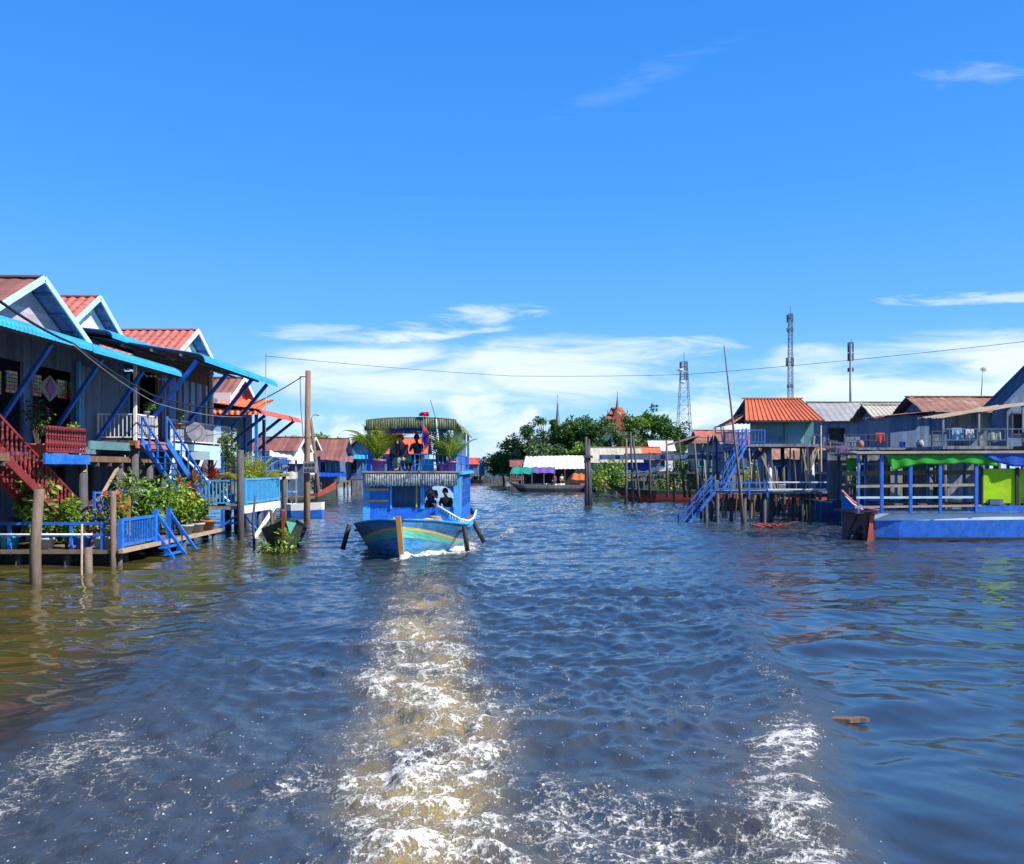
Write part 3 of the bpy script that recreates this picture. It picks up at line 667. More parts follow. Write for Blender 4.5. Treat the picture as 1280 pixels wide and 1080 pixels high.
ib = MB(); ib.box((-19, 34, 4.0), (-18.9, 42.2, 7.7)); ib.box((-19, 42.12, 4.0), (-14.9, 42.2, 7.7)); ib.build('interior_wall', m_dark, h3)
MB().box((-19, 31.2, 3.82), (-13.6, 42.2, 4.0)).build('floor', m_wood, h3)
MB().box((-13.6, 31.2, 3.72), (-13.52, 34.4, 4.0)).build('edge_beam', m_orange, h3)
MB().box((-13.6, 34.4, 3.72), (-13.52, 42.2, 4.0)).build('edge_beam', m_trim, h3)
rb = MB(); rail(rb, (-13.65, 31.3, 4.0), (-13.65, 33.2, 4.0), .95, 14, .022, .045); rail(rb, (-13.65, 34.6, 4.0), (-13.65, 41.8, 4.0), .95, 46, .022, .045)
rail(rb, (-15.0, 31.3, 4.0), (-13.65, 31.3, 4.0), .95, 9, .022, .045); rb.build('porch_railing', m_white, h3)
MB().beam((-13.65, 31.3, 4.0), (-13.65, 31.3, 7.0), .1).build('porch_post', m_white, h3)
lb = MB(); gp = [(-14.2, 31.6+i*.4, 6.62+.05*math.sin(i*2.1)) for i in range(11)]; lb.tube(gp, .008, 4)
for p_ in gp: lb.lathe((p_[0], p_[1], p_[2]-.05), [(.01, 0), (.05, .045), (.01, .09)], 6)
lb.build('garland', m_white, h3)
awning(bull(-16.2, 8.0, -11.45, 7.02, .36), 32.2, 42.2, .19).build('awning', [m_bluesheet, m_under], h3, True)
pb = MB()
for f in (.1, .35, .6, .85):
    x_ = -16.1+4.4*f; z_ = 7.95-.72*f-.12; pb.beam((x_, 32.2, z_), (x_, 42.1, z_), .07, .09)
pb.build('awning_purlin', m_under, h3)
for (ty, by) in ((32.4, 33.3), (36.0, 36.8), (39.2, 40.0), (41.6, 42.3)):
    MB().beam((-14.6, by, 3.95), (-11.8, ty, 7.02), .11, .14).build('awning_strut', m_blue, h3)
for y_ in (31.6, 35.2, 38.8, 42):
    for x_ in (-13.8, -17.2): stilt(h3, x_, y_, -1.2, 3.8, .15)
st = MB()
for x_ in (-13.45, -12.55):
    st.beam((x_, 31.4, 3.95), (x_, 35.6, 1.45), .07, .26)
    st.beam((x_, 31.4, 4.85), (x_, 35.6, 2.35), .06, .07)
    for i in range(7):
        y_ = 31.4+4.2*i/6; z_ = 3.95-2.5*i/6; st.beam((x_, y_, z_), (x_, y_, z_+.9), .05)
for i in range(11):
    y_ = 31.5+4.1*(i+.5)/11; z_ = 3.95-2.5*(i+.5)/11; st.box((-13.45, y_-.13, z_), (-12.55, y_+.13, z_+.04))
st.build('staircase', m_blue, h3)
bb = MB()
for (a, b) in (((-13.7, 34.0, 1.5), (-13.7, 35.2, 3.7)), ((-13.7, 38.6, 3.7), (-13.7, 36.2, 1.5)), ((-13.6, 35.4, 3.6), (-12.2, 37.4, 1.5))): bb.beam(a, b, .09, .07)
bb.build('brace', m_white, h3)

# fourth house: orange-red skirt roof
h4 = T('stilt_house', 'stilt house with brown roof, red gable end and scalloped red awning over blue posts', 'house', (-15.5, 47, 0))
gable_roof(h4, 'x', -25, -14.9, 48.2, 2.6, 6.6, 8.0, m_brownroof, m_under, 'corr', m_white, (1,), .4)
gable_wall(h4, 'x', -15.4, 48.2, 2.5, 6.6, 7.9, m_orange)
MB().box((-16.7, 45.2, 6.35), (-14.75, 45.35, 6.95)).build('dormer', m_clap, h4)
wb = MB(); wall(wb, (-15.4, 44), (-15.4, 51.2), 2.7, 6.6, .1, [(.6, 2.6, 2.8, 5.2), (3.6, 4.6, 3.6, 5.0)]); wall(wb, (-19, 44.0), (-15.4, 44.0), 2.7, 6.6, .1, [(1.4, 2.5, 3.6, 5.1)]); wb.build('wall', m_navy, h4)
MB().box((-16.6, 43.9, 2.8), (-15.9, 43.98, 5.3)).build('door', m_teal, h4)
MB().box((-17.6, 43.9, 2.9), (-16.9, 43.98, 4.6)).build('wall_panel', m_ochre, h4)
MB().box((-19, 43.2, 2.5), (-13.2, 51.2, 2.7)).build('floor', m_wood, h4)
awning(bull(-15.5, 6.35, -12.45, 5.72, .3), 43.0, 51.0, .3, .035).build('awning', [m_redsheet, m_under], h4, True)
mb = awning(bull(46.0, 6.65, 43.0, 5.72, .3), -18.5, -12.6, .3, .035, 'x'); mb.build('skirt_roof', [m_orange, m_under], h4, True)
for (x_, y_) in ((-12.9, 43.6), (-14.6, 43.6), (-14.6, 47.2), (-14.6, 50.8)):
    MB().beam((x_, y_, -1.2), (x_, y_, 5.85), .14).build('porch_post', m_blue, h4)
for y_ in (44.6, 47.6, 50.4): MB().beam((-15.2, y_+.5, 3.9), (-12.7, y_, 5.75), .12, .14).build('awning_strut', m_navy, h4)
rb = MB(); rail(rb, (-13.3, 43.4, 2.7), (-13.3, 51, 2.7), .9, 30, .03, .05); rb.build('porch_railing', m_blue, h4)
for y_ in (43.6, 47.2, 50.8):
    for x_ in (-13.4, -17): stilt(h4, x_, y_, -1.2, 2.5, .13)

# ------------------------------------------------------------ landing decks
d1 = T('landing_deck', 'low plank landing with blue rails and bright blue gate panel', 'deck', (-13, 27, .5))
MB().box((-17.5, 26.35, .38), (-12.0, 36, .5)).build('deck_floor', M('deck_boards', (.16, .125, .09), .85, .35, 3, planks=('y', .14)), d1)
MB().box((-11.98, 26.3, .40), (-11.84, 35.2, .53)).build('edge_plank', m_plank, d1)
rb = MB()
for z_ in (.95, 1.30): rb.beam((-17.4, 26.45, z_), (-12.2, 26.45, z_), .05, .09)
for x_ in np.arange(-17.3, -12.2, .95): rb.beam((x_, 26.48, .5), (x_, 26.48, 1.36), .09)
rb.build('rail', m_blue, d1)
MB().tube([(-17.4, 26.25, .98), (-12.75, 26.25, .98)], .028, 8).build('pipe_rail', m_white, d1, True)
rb = MB(); rail(rb, (-12.05, 26.6, .53), (-12.05, 29.1, .53), .86, 13, .045, .09, .1, post=.16); rb.build('gate_panel', m_blue, d1)
lb = MB()
for y_ in (29.25, 30.35):
    lb.beam((-12.05, y_, .4), (-12.05, y_, 1.6), .15)
    lb.beam((-12.05, y_, 1.5), (-11.0, y_-.25, .15), .07, .09); lb.beam((-12.05, y_, .75), (-11.1, y_-.25, -.5), .07, .2)
    lb.beam((-11.55, y_-.12, .1), (-11.55, y_-.12, .9), .05)
for i in range(5):
    f = (i+.5)/5; lb.box((-12.05+.95*f-.11, 29.0, .62-1.1*f), (-12.05+.95*f+.11, 30.3, .66-1.1*f))
lb.build('ladder', m_blue, d1)
wf = MB()
for i in range(16): wf.beam((-14.1+i*.085, 28.9+.02*(i % 2), .5), (-14.08+i*.085, 28.9-.03*(i % 3), 1.9+.05*(i % 4)), .08, .03)
for z_ in (.8, 1.3, 1.75): wf.beam((-14.1, 28.86, z_), (-12.75, 28.86, z_), .05)
wf.build('woven_fence', m_ochre, d1)
lt = MB()
for i in range(22):
    y_ = 27.8+i*.36; lt.beam((-13.5, y_, 1.35), (-13.5, y_+.55, 2.2), .03, .03); lt.beam((-13.47, y_+.55, 1.35), (-13.47, y_, 2.2), .03, .03)
for z_ in (1.35, 2.2): lt.beam((-13.45, 27.8, z_), (-13.45, 36, z_), .05, .06)
for y_ in np.arange(27.8, 36.1, 1.64): lt.beam((-13.44, y_, .5), (-13.44, y_, 2.25), .07)
lt.build('lattice_fence', m_blue, d1)
for (x_, y_) in ((-16.8, 26.6), (-15.2, 26.6), (-13.7, 26.6), (-12.15, 26.75), (-12, 31.6), (-12, 34.8)):
    MB().tube([(x_, y_, -1.3), (x_, y_, .4)], .09, 8).build('leg', m_dkpile, d1, True)
sk = MB()  # dark boards added as the shade in the open space under the deck
for i in range(24): sk.beam((-17.4+i*.22, 27.5+.05*(i % 2), -.4), (-17.38+i*.22, 27.5, .38), .2, .03)
sk.build('underdeck_shade_boards', m_dkpile, d1)
d2 = T('landing_deck', 'raised deck with light blue balustrade on stilts beside the utility pole', 'deck', (-12.8, 38.6, 1.4))
MB().box((-16.5, 36.05, 1.26), (-11.25, 41.6, 1.4)).build('deck_floor', m_greywood, d2)
MB().box((-11.25, 36.05, 1.1), (-11.15, 41.6, 1.42)).build('edge_plank', m_white, d2)
rb = MB(); rail(rb, (-11.2, 36.2, 1.42), (-11.2, 41.4, 1.42), 1.1, 30, .05, .08, .12, post=.12); rail(rb, (-13.4, 36.1, 1.42), (-11.3, 36.1, 1.42), 1.05, 14, .04, .07)
rb.build('balustrade', m_bluel, d2)
for (x_, y_) in ((-11.35, 38.8), (-11.4, 41.4), (-13.4, 36.3), (-14.8, 38.8), (-13.2, 41.3)):
    MB().tube([(x_, y_, -1.4), (x_, y_, 1.26)], .1, 8).build('leg', m_dkpile, d2, True)
MB().tube([(-11.3, 36.0, -1.4), (-11.32, 36.0, 3.75)], .14, 10).build('corner_post', m_dkpile, d2, True)
bb = MB(); bb.beam((-11.15, 37.2, -.1), (-11.1, 40.9, 1.35), .14, .1); bb.build('brace', m_white, d2)
bb = MB(); bb.beam((-11.3, 36.2, 1.2), (-11.3, 38.6, .1), .08); bb.beam((-12.6, 36.1, .2), (-11.4, 36.1, 1.1), .07); bb.beam((-13.4, 36.15, .7), (-11.3, 36.15, .7), .08); bb.build('brace', m_blue, d2)

# ------------------------------------------------------------ posts, poles, cables on the left
def pole(name, label, cat, pts, rad, mat, group=None, n=10):
    t = T(name, label, cat, pts[0], group); MB().tube(pts, rad, n).build('shaft', mat, t, True); return t
pole('mooring_post', 'thick grey mooring post standing in the water before the flower bushes at far left', 'post', [(-12.45, 22.6, -1.5), (-12.5, 22.65, 1.0), (-12.42, 22.7, 2.45)], [.15, .14, .12], m_pile)
pole('mooring_post', 'short sawn-off post in the water beside the white pipe rail of the low landing', 'post', [(-12.0, 24.5, -1.5), (-12.02, 24.5, .75)], [.12, .11], m_pile)
pole('mooring_post', 'wooden post at the corner of the bright blue gate panel', 'post', [(-12.2, 26.4, -1.5), (-12.16, 26.35, 2.3)], [.1, .085], m_pile)
pole('mooring_post', 'thin pale stake against the white pipe rail near the short sawn-off post', 'post', [(-11.92, 23.9, -1.3), (-11.92, 23.95, 1.45)], [.035, .03], m_plank)
up = T('utility_pole', 'tall brown utility pole in the water carrying a meter box', 'pole', (-11.45, 48.4, 0))
MB().tube([(-11.5, 48.4, -2), (-11.48, 48.4, 3), (-11.42, 48.4, 8.45)], [.19, .175, .15], 12).build('shaft', M('pole_wood', (.22, .13, .075), .8, .35, 3, stretch=(3, 3, .2), wear=(.13, .085, .06), amt=.42), up, True)
mb = MB(); mb.box((-11.6, 48.0, 2.72), (-10.9, 48.18, 3.38)); bx = mb.build('meter_box', m_galv, up)
mb = MB(); mb.box((-11.54, 47.99, 2.78), (-10.96, 48.0, 2.80))
for i in range(3): mb.box((-11.5+i*.2, 47.985, 3.08), (-11.36+i*.2, 48.0, 3.26))
for i in range(4): mb.box((-11.52+i*.15, 47.985, 2.82), (-11.43+i*.15, 48.0, 2.95+.03*(i % 2)))
mb.build('meter_window', m_dark, bx)
mb = MB(); mb.beam((-11.85, 48.3, 8.1), (-11.4, 48.3, 8.1), .06); mb.tube([(-11.85, 48.3, 8.1), (-11.8, 48.3, 6.4), (-11.65, 48.25, 4.6)], .03, 6); mb.build('bracket', m_metal, up)
lp = T('street_lamp', 'leaning pole with small curved lamp behind the utility pole', 'street lamp', (-16, 72, 0))
MB().tube([(-16.0, 72, -1.5), (-16.3, 72, 3), (-16.75, 72, 7.0)], [.2, .17, .12], 8).build('shaft', m_pile, lp, True)
MB().tube([(-16.75, 72, 6.8), (-16.7, 72, 7.2), (-16.5, 72, 7.42), (-16.2, 72, 7.45)], .035, 6).build('arm', m_metal, lp, True)
MB().lathe((-16.15, 72, 7.36), [(.02, .12), (.12, .08), (.15, 0), (.1, -.02)], 8).build('lamp_head', m_galv, lp, True)
pole('antenna_mast', 'thin dark mast rising beside the red awning on the left bank', 'mast', [(-12.35, 43.2, 0), (-12.3, 43.2, 8.75)], [.035, .02], m_metal)
def cable(label, pts, r, sag=0, mat=None, name='overhead_cable'):
    ps = []
    for a, b in zip(pts, pts[1:]):
        a = Vector(a); b = Vector(b); n = 14
        for i in range(n): t = i/n; p = a.lerp(b, t); p.z -= sag*4*t*(1-t)*(b-a).length*.05; ps.append(p)
    ps.append(Vector(pts[-1])); o = MB().tube(ps, r, 5).build(name, mat or m_wire, None, True, loc=pts[0]); return tag(o, label, 'cable')
cable('thick black cable bundle sagging along the left house fronts to the utility pole', [(-9.6, 15.5, 6.3), (-11.8, 23.2, 6.35), (-12.7, 30.8, 5.55), (-12.9, 40.9, 5.75), (-11.75, 48.3, 8.1)], .032, .25)
cable('thin pale cable running just under the thick bundle on the left house fronts', [(-11.7, 23, 6.3), (-12.6, 30.6, 5.3), (-12.95, 42, 5.5)], .014, .3, m_galv)
cable('thin wire strung high across the river from bank to bank', [(-12.3, 43.2, 8.6), P(640, 470, 52), P(860, 468, 50), P(1280, 427, 40), P(1420, 405, 38)], .012, .1)

# satellite dish, shelf, moored boat
sdh = T('satellite_dish', 'grey satellite dish on the porch rail of the house with striped wall', 'satellite dish', (-13.3, 36.2, 4.0))
mb = MB(); n_ = 18; prof = [(.02, -.10), (.2, -.075), (.38, -.01), (.46, .03)]
mb.lathe((0, 0, 0), prof+[(.45, .045), (.37, .01), (.2, -.055), (.02, -.08)], n_)
rot = Matrix.Rotation(R(68), 4, 'Y') @ Matrix.Rotation(R(0), 4, 'Z'); mb.v = [tuple((Matrix.Rotation(R(-40), 4, 'Z') @ rot) @ Vector(v)+Vector((-13.25, 36.2, 4.5))) for v in mb.v]
mb.build('reflector', M('dish_grey', (.10, .10, .13), .6, .15, 4), sdh, True)
mb = MB(); mb.tube([(-13.3, 36.2, 4.0), (-13.32, 36.22, 4.4)], .03, 6); mb.build('mount', m_metal, sdh)
mb = MB(); mb.tube([(-13.2, 36.1, 4.15), (-12.9, 35.9, 4.35), (-12.85, 35.85, 4.6)], .014, 5); mb.build('feed_arm', m_metal, sdh)
tag(MB().box((-13.5, 36.3, 3.35), (-12.7, 37.6, 3.68)).build('planter_box', m_trim, None, loc=(-13.1, 37, 3.35)), 'pale green planter box fixed under the satellite dish', 'box')

def hull(parent, c, L_, B, stations, mats, bands, ax='y', below=.35, name='hull', flip=1, warp=None, rake=0.):
    """lofted hull; stations: (s 0..1, half-beam factor, gunwale z, waterline beam factor); bands: list of (t_top, material index)"""
    mb = MB(); rows = []; T_ = [1, .93, .86, .8, .74, .68, .6, .5, .38, .25, .12, 0, -.5, -1]
    for (s_, hb, gz, wbf) in stations:
        row = []
        for sd in (-1, 1):
            col = []
            for t in T_:
                if warp and t > 0: k_ = warp(s_); t = t/.73*k_ if t <= .73 else k_+(t-.73)/.27*(1-k_)
                if t >= 0: z = gz*t; f = wbf+(1-wbf)*t**.8
                else: z = below*t; f = wbf*(1+t*.6)
                along = L_*s_+rake*(1-max(t, 0))*max(0, 1-s_/.25)
                col.append((sd*B/2*hb*f, along*flip, z))
            row.append(col)
        rows.append(row)
    m = len(T_)
    for sd in (0, 1):
        b0 = len(mb.v)
        for row in rows: mb.v += [((c[0]+p[0], c[1]+p[1], c[2]+p[2]) if ax == 'y' else (c[0]+p[1], c[1]+p[0], c[2]+p[2])) for p in row[sd]]
        for i in range(len(rows)-1):
            for j in range(m-1):
                tm = (T_[j]+T_[j+1])/2; mi = [k for t, k in bands if tm <= t][-1]
                mb.f.append((b0+i*m+j, b0+(i+1)*m+j, b0+(i+1)*m+j+1, b0+i*m+j+1)); mb.m.append(mi)
    k = len(rows)*m
    for i in (0, len(rows)-1):
        for j in range(m-1): mb.f.append((i*m+j, i*m+j+1, k+i*m+j+1, k+i*m+j)); mb.m.append([q for t, q in bands if (T_[j]+T_[j+1])/2 <= t][-1])
    # inner floor
    for i in range(len(rows)-1): mb.f.append((i*m+6, (i+1)*m+6, k+(i+1)*m+6, k+i*m+6)); mb.m.append(len(mats)-1)
    return mb.build(name, mats, parent)
mbt = T('rowing_boat', 'small dark green wooden boat moored bow-on between the raised deck and utility pole', 'boat', (-8.9, 31.6, 0))
hull(mbt, (-8.95, 31.3, 0), 5.2, 1.7, [(0, .03, 1.15, .6), (.08, .42, .98, .3), (.2, .8, .82, .45), (.4, 1, .7, .6), (.75, .95, .7, .6), (1, .55, .85, .5)], [m_hullgreen, m_wood], [(2, 0)], rake=.5)
mb = MB(); mb.beam((-8.95, 31.75, -.3), (-8.95, 31.15, 1.5), .12, .16); mb.build('stem_post', m_hullred, mbt)
mb = MB(); mb.prism([(-8.86, 31.3, 1.1), (-8.5, 31.75, 1.0), (-8.72, 31.6, .6)], (0, .03, 0)); mb.build('bow_patch', m_green, mbt)
mb = MB()
mb.box((-9.7, 32.6, .6), (-8.2, 32.85, .65)); mb.build('thwart', m_wood, mbt); MB().box((-9.7, 34.2, .6), (-8.2, 34.45, .65)).build('thwart', m_wood, mbt)
mb = MB(); mb.tube([(-9.35, 32.4, .6), (-9.4, 32.3, 1.45)], .06, 7); mb.build('mooring_bitt', m_pile, mbt)
pole('mooring_post', 'slim dark stake in the water left of the moored green boat', 'post', [(-9.75, 32.9, -1.2), (-9.9, 33, 1.0), (-9.8, 33, 1.95)], [.05, .045, .04], m_dkpile)

# ------------------------------------------------------------ plants on the left
def at(px, py, X_): Y_ = X_*FPX/(px-640); return (X_, Y_, PZ(py, Y_))
mbt.location = (-8.2, 31.2, 0); mbt.rotation_euler = (0, 0, R(14))
plant('flowering_shrub', 'tall leafy shrub with broad pale leaves behind the thick mooring post', 'shrub', (-14.75, 26.85, .5), 2.2, .75, 'bush', None, leaves=(2, 2, 5), n=1100, L=.24, seed=1)
plant('flowering_shrub', 'leafy shrub right of the thick mooring post below the red handrail', 'shrub', (-13.85, 26.85, .5), 1.8, .5, 'bush', None, leaves=(2, 1, 2), n=800, L=.15, seed=2)
plant('flowering_shrub', 'bush of peach-pink blossoms behind the bright blue gate panel', 'shrub', (-12.65, 27.9, .5), 1.75, .5, 'bush', None, leaves=(0, 1, 2), n=800, L=.15, seed=3, flower=(m_peach, 1, .2))
plant('garden_bush', 'large light green bush behind the blue water ladder', 'shrub', (-12.75, 30.6, .5), 2.0, .85, 'bush', None, leaves=(1, 2, 2), n=1500, L=.17, seed=4)
plant('garden_bush', 'pale leafy bush against the blue lattice fence above the ladder', 'shrub', (-13.2, 29.4, .9), 2.0, .5, 'bush', None, leaves=(5, 2), n=320, L=.17, seed=5)
plant('garden_bush', 'yellow-green bush right of the blue water ladder', 'shrub', (-12.4, 32.2, .5), 1.7, .7, 'bush', None, leaves=(1, 2, 3), n=1000, L=.16, seed=6)
plant('potted_plant', 'bushy plant with bluish leaves in a grey pot right of the blue ladder', 'potted plant', (-12.15, 32.2, .5), .9, .42, 'bush', m_potg, .4, .28, (1, 2), 420, .14, 7)
plant('potted_plant', 'green shrub in a grey pot at the plank edge left of the terracotta pot', 'potted plant', (-12.15, 33.4, .5), 1.0, .45, 'bush', m_potg, .38, .26, (0, 1, 2), 420, .14, 8)
plant('potted_plant', 'grassy spiky plant in a terracotta pot at the end of the low landing', 'potted plant', (-12.2, 34.6, .5), .4, .20, 'strap', m_pott, .42, .3, (1, 5, 2), 70, .035, 9)
plant('potted_plant', 'purple-leaved plant in a brown pot behind the spiky plant', 'potted plant', (-12.8, 35.2, .5), .9, .35, 'bush', m_pott, .4, .24, (0, 4), 160, .12, 10)
plant('potted_plant', 'small green plant in a blue plastic pot on the low landing', 'potted plant', (-13.25, 26.7, .5), .85, .3, 'bush', m_potb, .4, .26, (1, 2), 180, .1, 11)
plant('potted_plant', 'orange-flowered plant in a grey basin on the low landing', 'potted plant', (-12.65, 26.75, .5), .45, .32, 'bush', m_potg, .38, .3, (1, 3), 130, .09, 12, flower=(m_yellow, 2, .09))
plant('potted_plant', 'pink-flowered plant in a turquoise tub at the far left edge of the landing', 'potted plant', (-15.55, 26.75, .5), .6, .3, 'bush', m_cyan, .42, .3, (1, 4), 150, .1, 13, flower=(m_pink, 2, .1))
plant('potted_plant', 'low leafy plant in a grey pot between the thick post and blue pot', 'potted plant', (-14.35, 26.65, .5), .55, .35, 'bush', m_potg, .36, .26, (5, 1, 2), 170, .12, 14)
plant('potted_plant', 'dark shrub in a pot on the balcony of the house with red stairs', 'potted plant', (-14.6, 26.6, 3.4), 1.35, .5, 'bush', m_pott, .35, .25, (0, 0, 5), 300, .14, 15, flower=(m_pink, 4, .09))
plant('potted_plant', 'leafy creeper hanging beside the balcony post near the red railing', 'potted plant', (-15.6, 25.6, 3.4), 2.2, .3, 'bush', m_pott, .3, .2, (0, 1), 260, .12, 16)
plant('cordyline', 'red-leaved cordyline growing by the blue stairs', 'plant', (-12.4, 33.6, 1.3), 1.7, .45, 'strap', None, leaves=(4, 4, 0), n=85, L=.1, seed=17)
plant('cordyline', 'bright red cordyline growing beside the tall dark shrub on the raised deck', 'plant', (-12.9, 37.2, 1.4), 1.9, .5, 'strap', None, leaves=(4, 4), n=95, L=.1, seed=18)
plant('tall_shrub', 'tall dark green shrub on the raised deck in front of the red-awning house', 'shrub', (-13.3, 40.6, 1.4), 3.3, .6, 'bush', m_potb, .4, .3, (0, 0, 1), 900, .14, 19)
plant('potted_palm', 'yellow-green palm fronds rising behind the light blue balustrade', 'palm', (-12.3, 40.8, 1.4), 2.1, .5, 'palm', m_pott, .35, .25, (3, 2, 3), 22, .5, 20)
plant('garden_bush', 'round yellow bush behind the light blue balustrade', 'shrub', (-11.7, 38.9, 1.4), 1.25, .5, 'bush', m_potg, .3, .25, (3, 3, 2), 420, .1, 21)
plant('hanging_plant', 'yellow-brown sunflower basket on the porch rail by the satellite dish', 'plant', (-13.5, 34.9, 4.6), .55, .35, 'bush', m_pott, .2, .17, (5, 3), 150, .12, 22, flower=(m_yellow, 1, .1))
plant('water_plant', 'larger clump of leafy stems growing out of the water before the moored boat', 'plant', (-7.95, 30.3, -.5), 1.35, .5, 'bush', None, leaves=(1, 2, 2), n=190, L=.2, seed=23)
plant('water_plant', 'smaller clump of leafy stems growing out of the water left of the larger one', 'plant', (-8.75, 30.6, -.5), 1.1, .26, 'bush', None, leaves=(1, 2, 3), n=80, L=.17, seed=24)

plant('garden_bush', 'low yellow-green bush between the woven fence and the flowering peach bush', 'shrub', (-13.3, 28.3, .5), 1.1, .45, 'bush', None, leaves=(2, 3, 1), n=420, L=.15, seed=51)
plant('flowering_shrub', 'bush with pink blossoms in front of the blue lattice fence beside the stairs', 'shrub', (-12.6, 33.0, .5), 2.1, .5, 'bush', None, leaves=(1, 2), n=520, L=.15, seed=52, flower=(m_pink, 2, .14))
plant('garden_bush', 'broad-leaved bush at the foot of the blue porch stairs', 'shrub', (-13.0, 35.0, .5), 2.2, .6, 'bush', None, leaves=(1, 1, 2), n=620, L=.18, seed=53)
plant('potted_plant', 'red and green croton in a terracotta pot on the raised deck side rail', 'potted plant', (-12.3, 36.6, 1.4), .9, .35, 'bush', m_pott, .3, .22, (4, 3, 1), 240, .14, 54)
plant('potted_plant', 'trailing green plant in a white pot on the white porch railing', 'potted plant', (-13.65, 32.3, 4.95), .4, .28, 'bush', m_potg, .16, .13, (1, 2), 130, .1, 55)
plant('potted_plant', 'small bright plant in a blue pot beside the red balcony railing', 'potted plant', (-14.2, 28.0, 3.4), 1.05, .3, 'bush', m_potb, .3, .2, (2, 2), 200, .12, 56)
# ------------------------------------------------------------ people
def person(label, loc, J, skin_r, shirt, trousers, face=(0, -1), hair='short', group=None, scale=1.0):
    """J: joint name -> (x,y,z) relative to loc. One skinned body; hair and clothing are children."""
    t = T('person', label, 'person', loc, group); base = Vector(loc)
    def skinned(name, pts, edges, rad, mat, root=0, sub=1):
        me = bpy.data.meshes.new(name); me.from_pydata([tuple(Vector(p)*scale) for p in pts], edges, [])
        me.materials.append(mat); o = bpy.data.objects.new(name, me); COL.objects.link(o); o.parent = t
        m = o.modifiers.new('skin', 'SKIN'); m.use_smooth_shade = True
        if not me.skin_vertices: me.skin_vertices.new()
        for i, r in enumerate(rad): me.skin_vertices[0].data[i].radius = (r*scale, r*scale); me.skin_vertices[0].data[i].use_root = (i == root)
        s = o.modifiers.new('sub', 'SUBSURF'); s.levels = sub; s.render_levels = sub
        return o
    V = {k: Vector(v) for k, v in J.items()}
    fd = Vector((face[0], face[1], 0)).normalized(); hd = V['head']
    names = ['pelvis', 'waist', 'chest', 'neck', 'chin', 'head', 'crown']
    V['chin'] = hd+Vector((0, 0, -.085))+fd*.025; V['crown'] = hd+Vector((0, 0, .095)); V['neck'] = V.get('neck', (V['chest']+hd)/2+Vector((0, 0, .02)))
    V['waist'] = (V['pelvis']+V['chest'])/2
    rd = dict(pelvis=.125, waist=.115, chest=.135, neck=.05, chin=.072, head=.095, crown=.06)
    ed = [(0, 1), (1, 2), (2, 3), (3, 4), (4, 5), (5, 6)]
    names += ['nose']; V['nose'] = hd+fd*.118+Vector((0, 0, -.02)); rd['nose'] = .018; ed.append((5, 7))
    def chain(st, ks, rs):
        p = names.index(st)
        for k, r in zip(ks, rs): names.append(k); rd[k] = r; ed.append((p, len(names)-1)); p = len(names)-1
    for s_ in 'lr':
        chain('chest', ['sh_'+s_, 'el_'+s_, 'wr_'+s_], [.06, .045, .03])
        w_, e_ = V['wr_'+s_], V['el_'+s_]; d = (w_-e_).normalized(); sd = d.cross(Vector((0, 0, 1)))
        sd = sd.normalized() if sd.length > .1 else Vector((1, 0, 0)); nn = sd.cross(d)
        V['palm_'+s_] = w_+d*.07; chain('wr_'+s_, ['palm_'+s_], [.034])
        for q, (off, ln) in enumerate(((-.03, .075), (-.01, .09), (.01, .085), (.03, .065))):
            V[f'fa{q}_{s_}'] = V['palm_'+s_]+d*(.03+ln*.5)+sd*off-nn*.008; V[f'fb{q}_{s_}'] = V['palm_'+s_]+d*(.03+ln)+sd*off*1.15-nn*.03
            chain('palm_'+s_, [f'fa{q}_{s_}', f'fb{q}_{s_}'], [.010, .008])
        V['th_'+s_] = w_+d*.06+sd*.055; chain('wr_'+s_, ['th_'+s_], [.011])
        chain('pelvis', ['hip_'+s_, 'kn_'+s_, 'an_'+s_, 'toe_'+s_], [.095, .065, .042, .035])
    skinned('body', [V[k] for k in names], ed, [rd[k] for k in names], m_skin)
    up = ['chest', 'waist', 'pelvis', 'sh_l', 'sh_r', 'sl_l', 'sl_r']; V['sl_l'] = V['sh_l'].lerp(V['el_l'], .75); V['sl_r'] = V['sh_r'].lerp(V['el_r'], .75)
    skinned('shirt', [V[k] for k in up], [(0, 1), (1, 2), (0, 3), (0, 4), (3, 5), (4, 6)], [.155, .14, .14, .078, .078, .064, .064], cloth[shirt])
    lo_ = ['pelvis', 'hip_l', 'kn_l', 'cu_l', 'hip_r', 'kn_r', 'cu_r']
    for s_ in 'lr': V['cu_'+s_] = V['kn_'+s_].lerp(V['an_'+s_], .85)
    skinned('trousers', [V[k] for k in lo_], [(0, 1), (1, 2), (2, 3), (0, 4), (4, 5), (5, 6)], [.148, .115, .085, .062, .115, .085, .062], cloth[trousers])
    mb = MB(); n = 14; rows = 7                       # hair: a cap over crown and back of the head
    for i in range(rows+1):
        for j in range(n):
            ph = i/rows*(2.0 if hair == 'short' else 2.35); a = 2*math.pi*j/n; d = Vector((math.cos(a)*math.sin(ph), math.sin(a)*math.sin(ph), math.cos(ph)))
            fr = max(0, d.dot(fd)); k = .122 if fr < .35 else .117
            if ph > 1.15 and fr > .3: d = Vector((d.x*.75, d.y*.75, .42))
            mb.v.append(tuple((hd+Vector((d.x*k*.92, d.y*k*1.0, d.z*k*1.18+.012)))*scale+base))
    for i in range(rows):
        for j in range(n): mb.f.append((i*n+j, (i+1)*n+j, (i+1)*n+(j+1) % n, i*n+(j+1) % n)); mb.m.append(0)
    mb.build('hair', m_hair, t, True)
    sd = Vector((-fd.y, fd.x, 0))
    for s_ in (-1, 1):
        e_ = MB(); e_.lathe((hd+fd*.098+sd*.034*s_+Vector((0, 0, .006)))*scale+base-Vector((0, 0, .01)), [(.004, 0), (.013, .008), (.013, .014), (.004, .02)], 8); e_.build('eye', m_eye, t)
